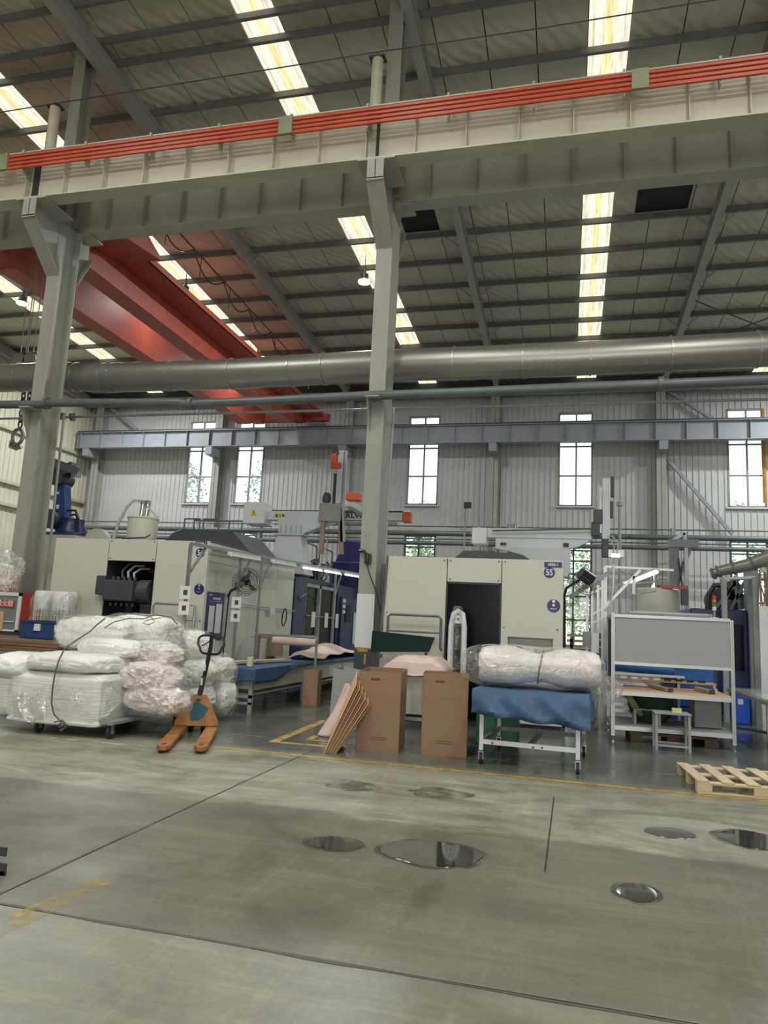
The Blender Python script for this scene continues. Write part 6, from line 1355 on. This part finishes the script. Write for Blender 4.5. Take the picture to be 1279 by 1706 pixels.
mn = thing('machine_monitor', 'grey control screen and papers on a desk right of machine 55', 'monitor', (.45, 13, 0)); a, b = at(970, 1052, Y=13), at(985, 1076, Y=13)
B(a.x, b.x, 12.98, 13.05, b.z, a.z).build('screen', M['greybox'], mn); a, b = at(985, 1054, Y=12.9), at(997, 1088, Y=12.9); B(a.x, b.x, 12.9, 12.92, b.z, a.z).build('white_sheet', M['white'], mn)
a, b = at(955, 1086, Y=12.9), at(1000, 1090, Y=12.9); B(a.x, b.x, 12.7, 13.3, a.z-.04, a.z).build('desk_top', M['darkgrey'], mn); B(a.x+.04, b.x-.04, 12.8, 13.2, 0, a.z-.04).build('desk_body', M['greybox'], mn)
cl = thing('tool_rack', 'yellowish tool rack beyond the desk, below the green window', 'rack', (.3, 16, 0))
for k in range(5): c = at(952, 1058+9*k, Y=16); B(c.x-.1, c.x+.5, 15.9, 16.3, c.z-.03, c.z+.02).build('shelf', M['wood'], cl)
for x in (.1, .75): B(x-.03, x+.03, 15.9, 15.96, 0, 1.4).build('post', M['darkgrey'], cl)
for px in (1000, 1005): 
    for k in range(4): c = at(px, 1060+12*k, Y=15.5); B(c.x-.06, c.x+.06, 15.4, 15.6, c.z-.06, c.z+.06).build('part_box', M['iron'], cl)
yg = thing('yellow_green_vise', 'small yellow green clamp on a black block behind the cart', 'clamp', (.55, 12.6, 0)); c = at(987, 1176, Y=12.2); MB().cyl((c.x-.03, 12.2, c.z), (c.x+.05, 12.2, c.z), .07, 16).build('roll', mat('lime', (.45, .55, .08), .4), yg); MB().bx(c.x-.05, c.x+.06, 12.1, 12.3, 0, .04).bx(c.x-.02, c.x+.03, 12.15, 12.25, 0, c.z-.05).build('block', M['black'], yg)

ch_ = thing('cable_hook', 'black curved cable bracket fixed to the front of the middle column', 'bracket', (-3.3, 11.93, 2.5))
MB().tube([at(598, 918, Y=11.9), at(606, 918, Y=11.88), at(612, 925, Y=11.88), at(611, 938, Y=11.9)], .028, 8).build('arm', M['black'], ch_, smooth=True)
c = at(614, 930, Y=11.93); MB().bx(c.x-.07, c.x+.05, 11.90, 11.945, c.z-.10, c.z+.08).build('plate', M['iron'], ch_, bevel=.01)
MB().tube([at(611, 940, Y=11.9), at(615, 955, Y=11.92), at(626, 985, Y=11.9), at(634, 1020, Y=11.9)], .008, 6).build('cable', M['black'], ch_, smooth=True)

# ================================================================== WOODEN PALLET (right front)
wpal = thing('wooden_pallet', 'new pale pine pallet lying on the yellow floor line at the right', 'pallet', (1.9, 8.6, 0))
ax0, ay0, W_, D_ = 1.27, 8.05, 1.15, 1.02
rot = R(3)
def PB(x0, x1, y0, y1, z0, z1, nm):
    m3 = MB(); m3.bx(x0, x1, y0, y1, z0, z1); ca, sa = math.cos(rot), math.sin(rot)
    m3.v = [Vector((ax0+v.x*ca-v.y*sa, ay0+v.x*sa+v.y*ca, v.z)) for v in m3.v]; return m3.build(nm, M['wood'], wpal, bevel=.003)
for x in (0, .235, .47, .72, .98): PB(x, x+.115, 0, D_, .112, .130, 'deck_board')
for y in (0, .45, .92): PB(0, W_, y, y+.10, .092, .1115, 'stringer_board')
for y in (0, .45, .92):
    for x in (0, .52, 1.04): PB(x, x+.14 if x < 1 else W_, y, y+.10, .0205, .0915, 'block')
for y in (0, .45, .92): PB(0 if y else .0, W_, y, y+.10, 0, .020, 'bottom_board')
# dark thing at the left frame edge
o = thing('dark_machine_edge', 'dark rubbery machine edge poking in at the lower left', 'machine', (-3.5, 3.9, 0))
for k, (py, h_) in enumerate(((1418, .03), (1448, .045), (1462, .05), (1476, .03))):
    c = at(9-k, py, Y=3.7); B(c.x-.5, c.x, 3.7, 3.715, c.z-h_, c.z+h_*.6).build('fin', M['darkgrey'], o)
# wall camera pole
o = thing('camera_pole', 'thin pole with a small camera in front of the far wall', 'pole', (-4.6, 29.5, 0)); a = at(775, 845, Y=29.5); MB().cyl((a.x, 29.5, 0), (a.x, 29.5, a.z), .035, 8).build('pole', M['pipegrey'], o); B(a.x-.05, a.x+.25, 29.4, 29.5, a.z-.05, a.z+.2).build('camera', M['black'], o)
o = thing('thin_mast', 'thin pipe mast standing in front of the wall right of the robot axis', 'pole', (1.9, 29.5, 0)); a = at(1032, 843, Y=29.5); MB().cyl((a.x, 29.5, 0), (a.x, 29.5, a.z), .06, 8).cyl((a.x, 29.5, a.z), (a.x, 29.5, a.z+.15), .13, 10).build('pole', M['pipegrey'], o)
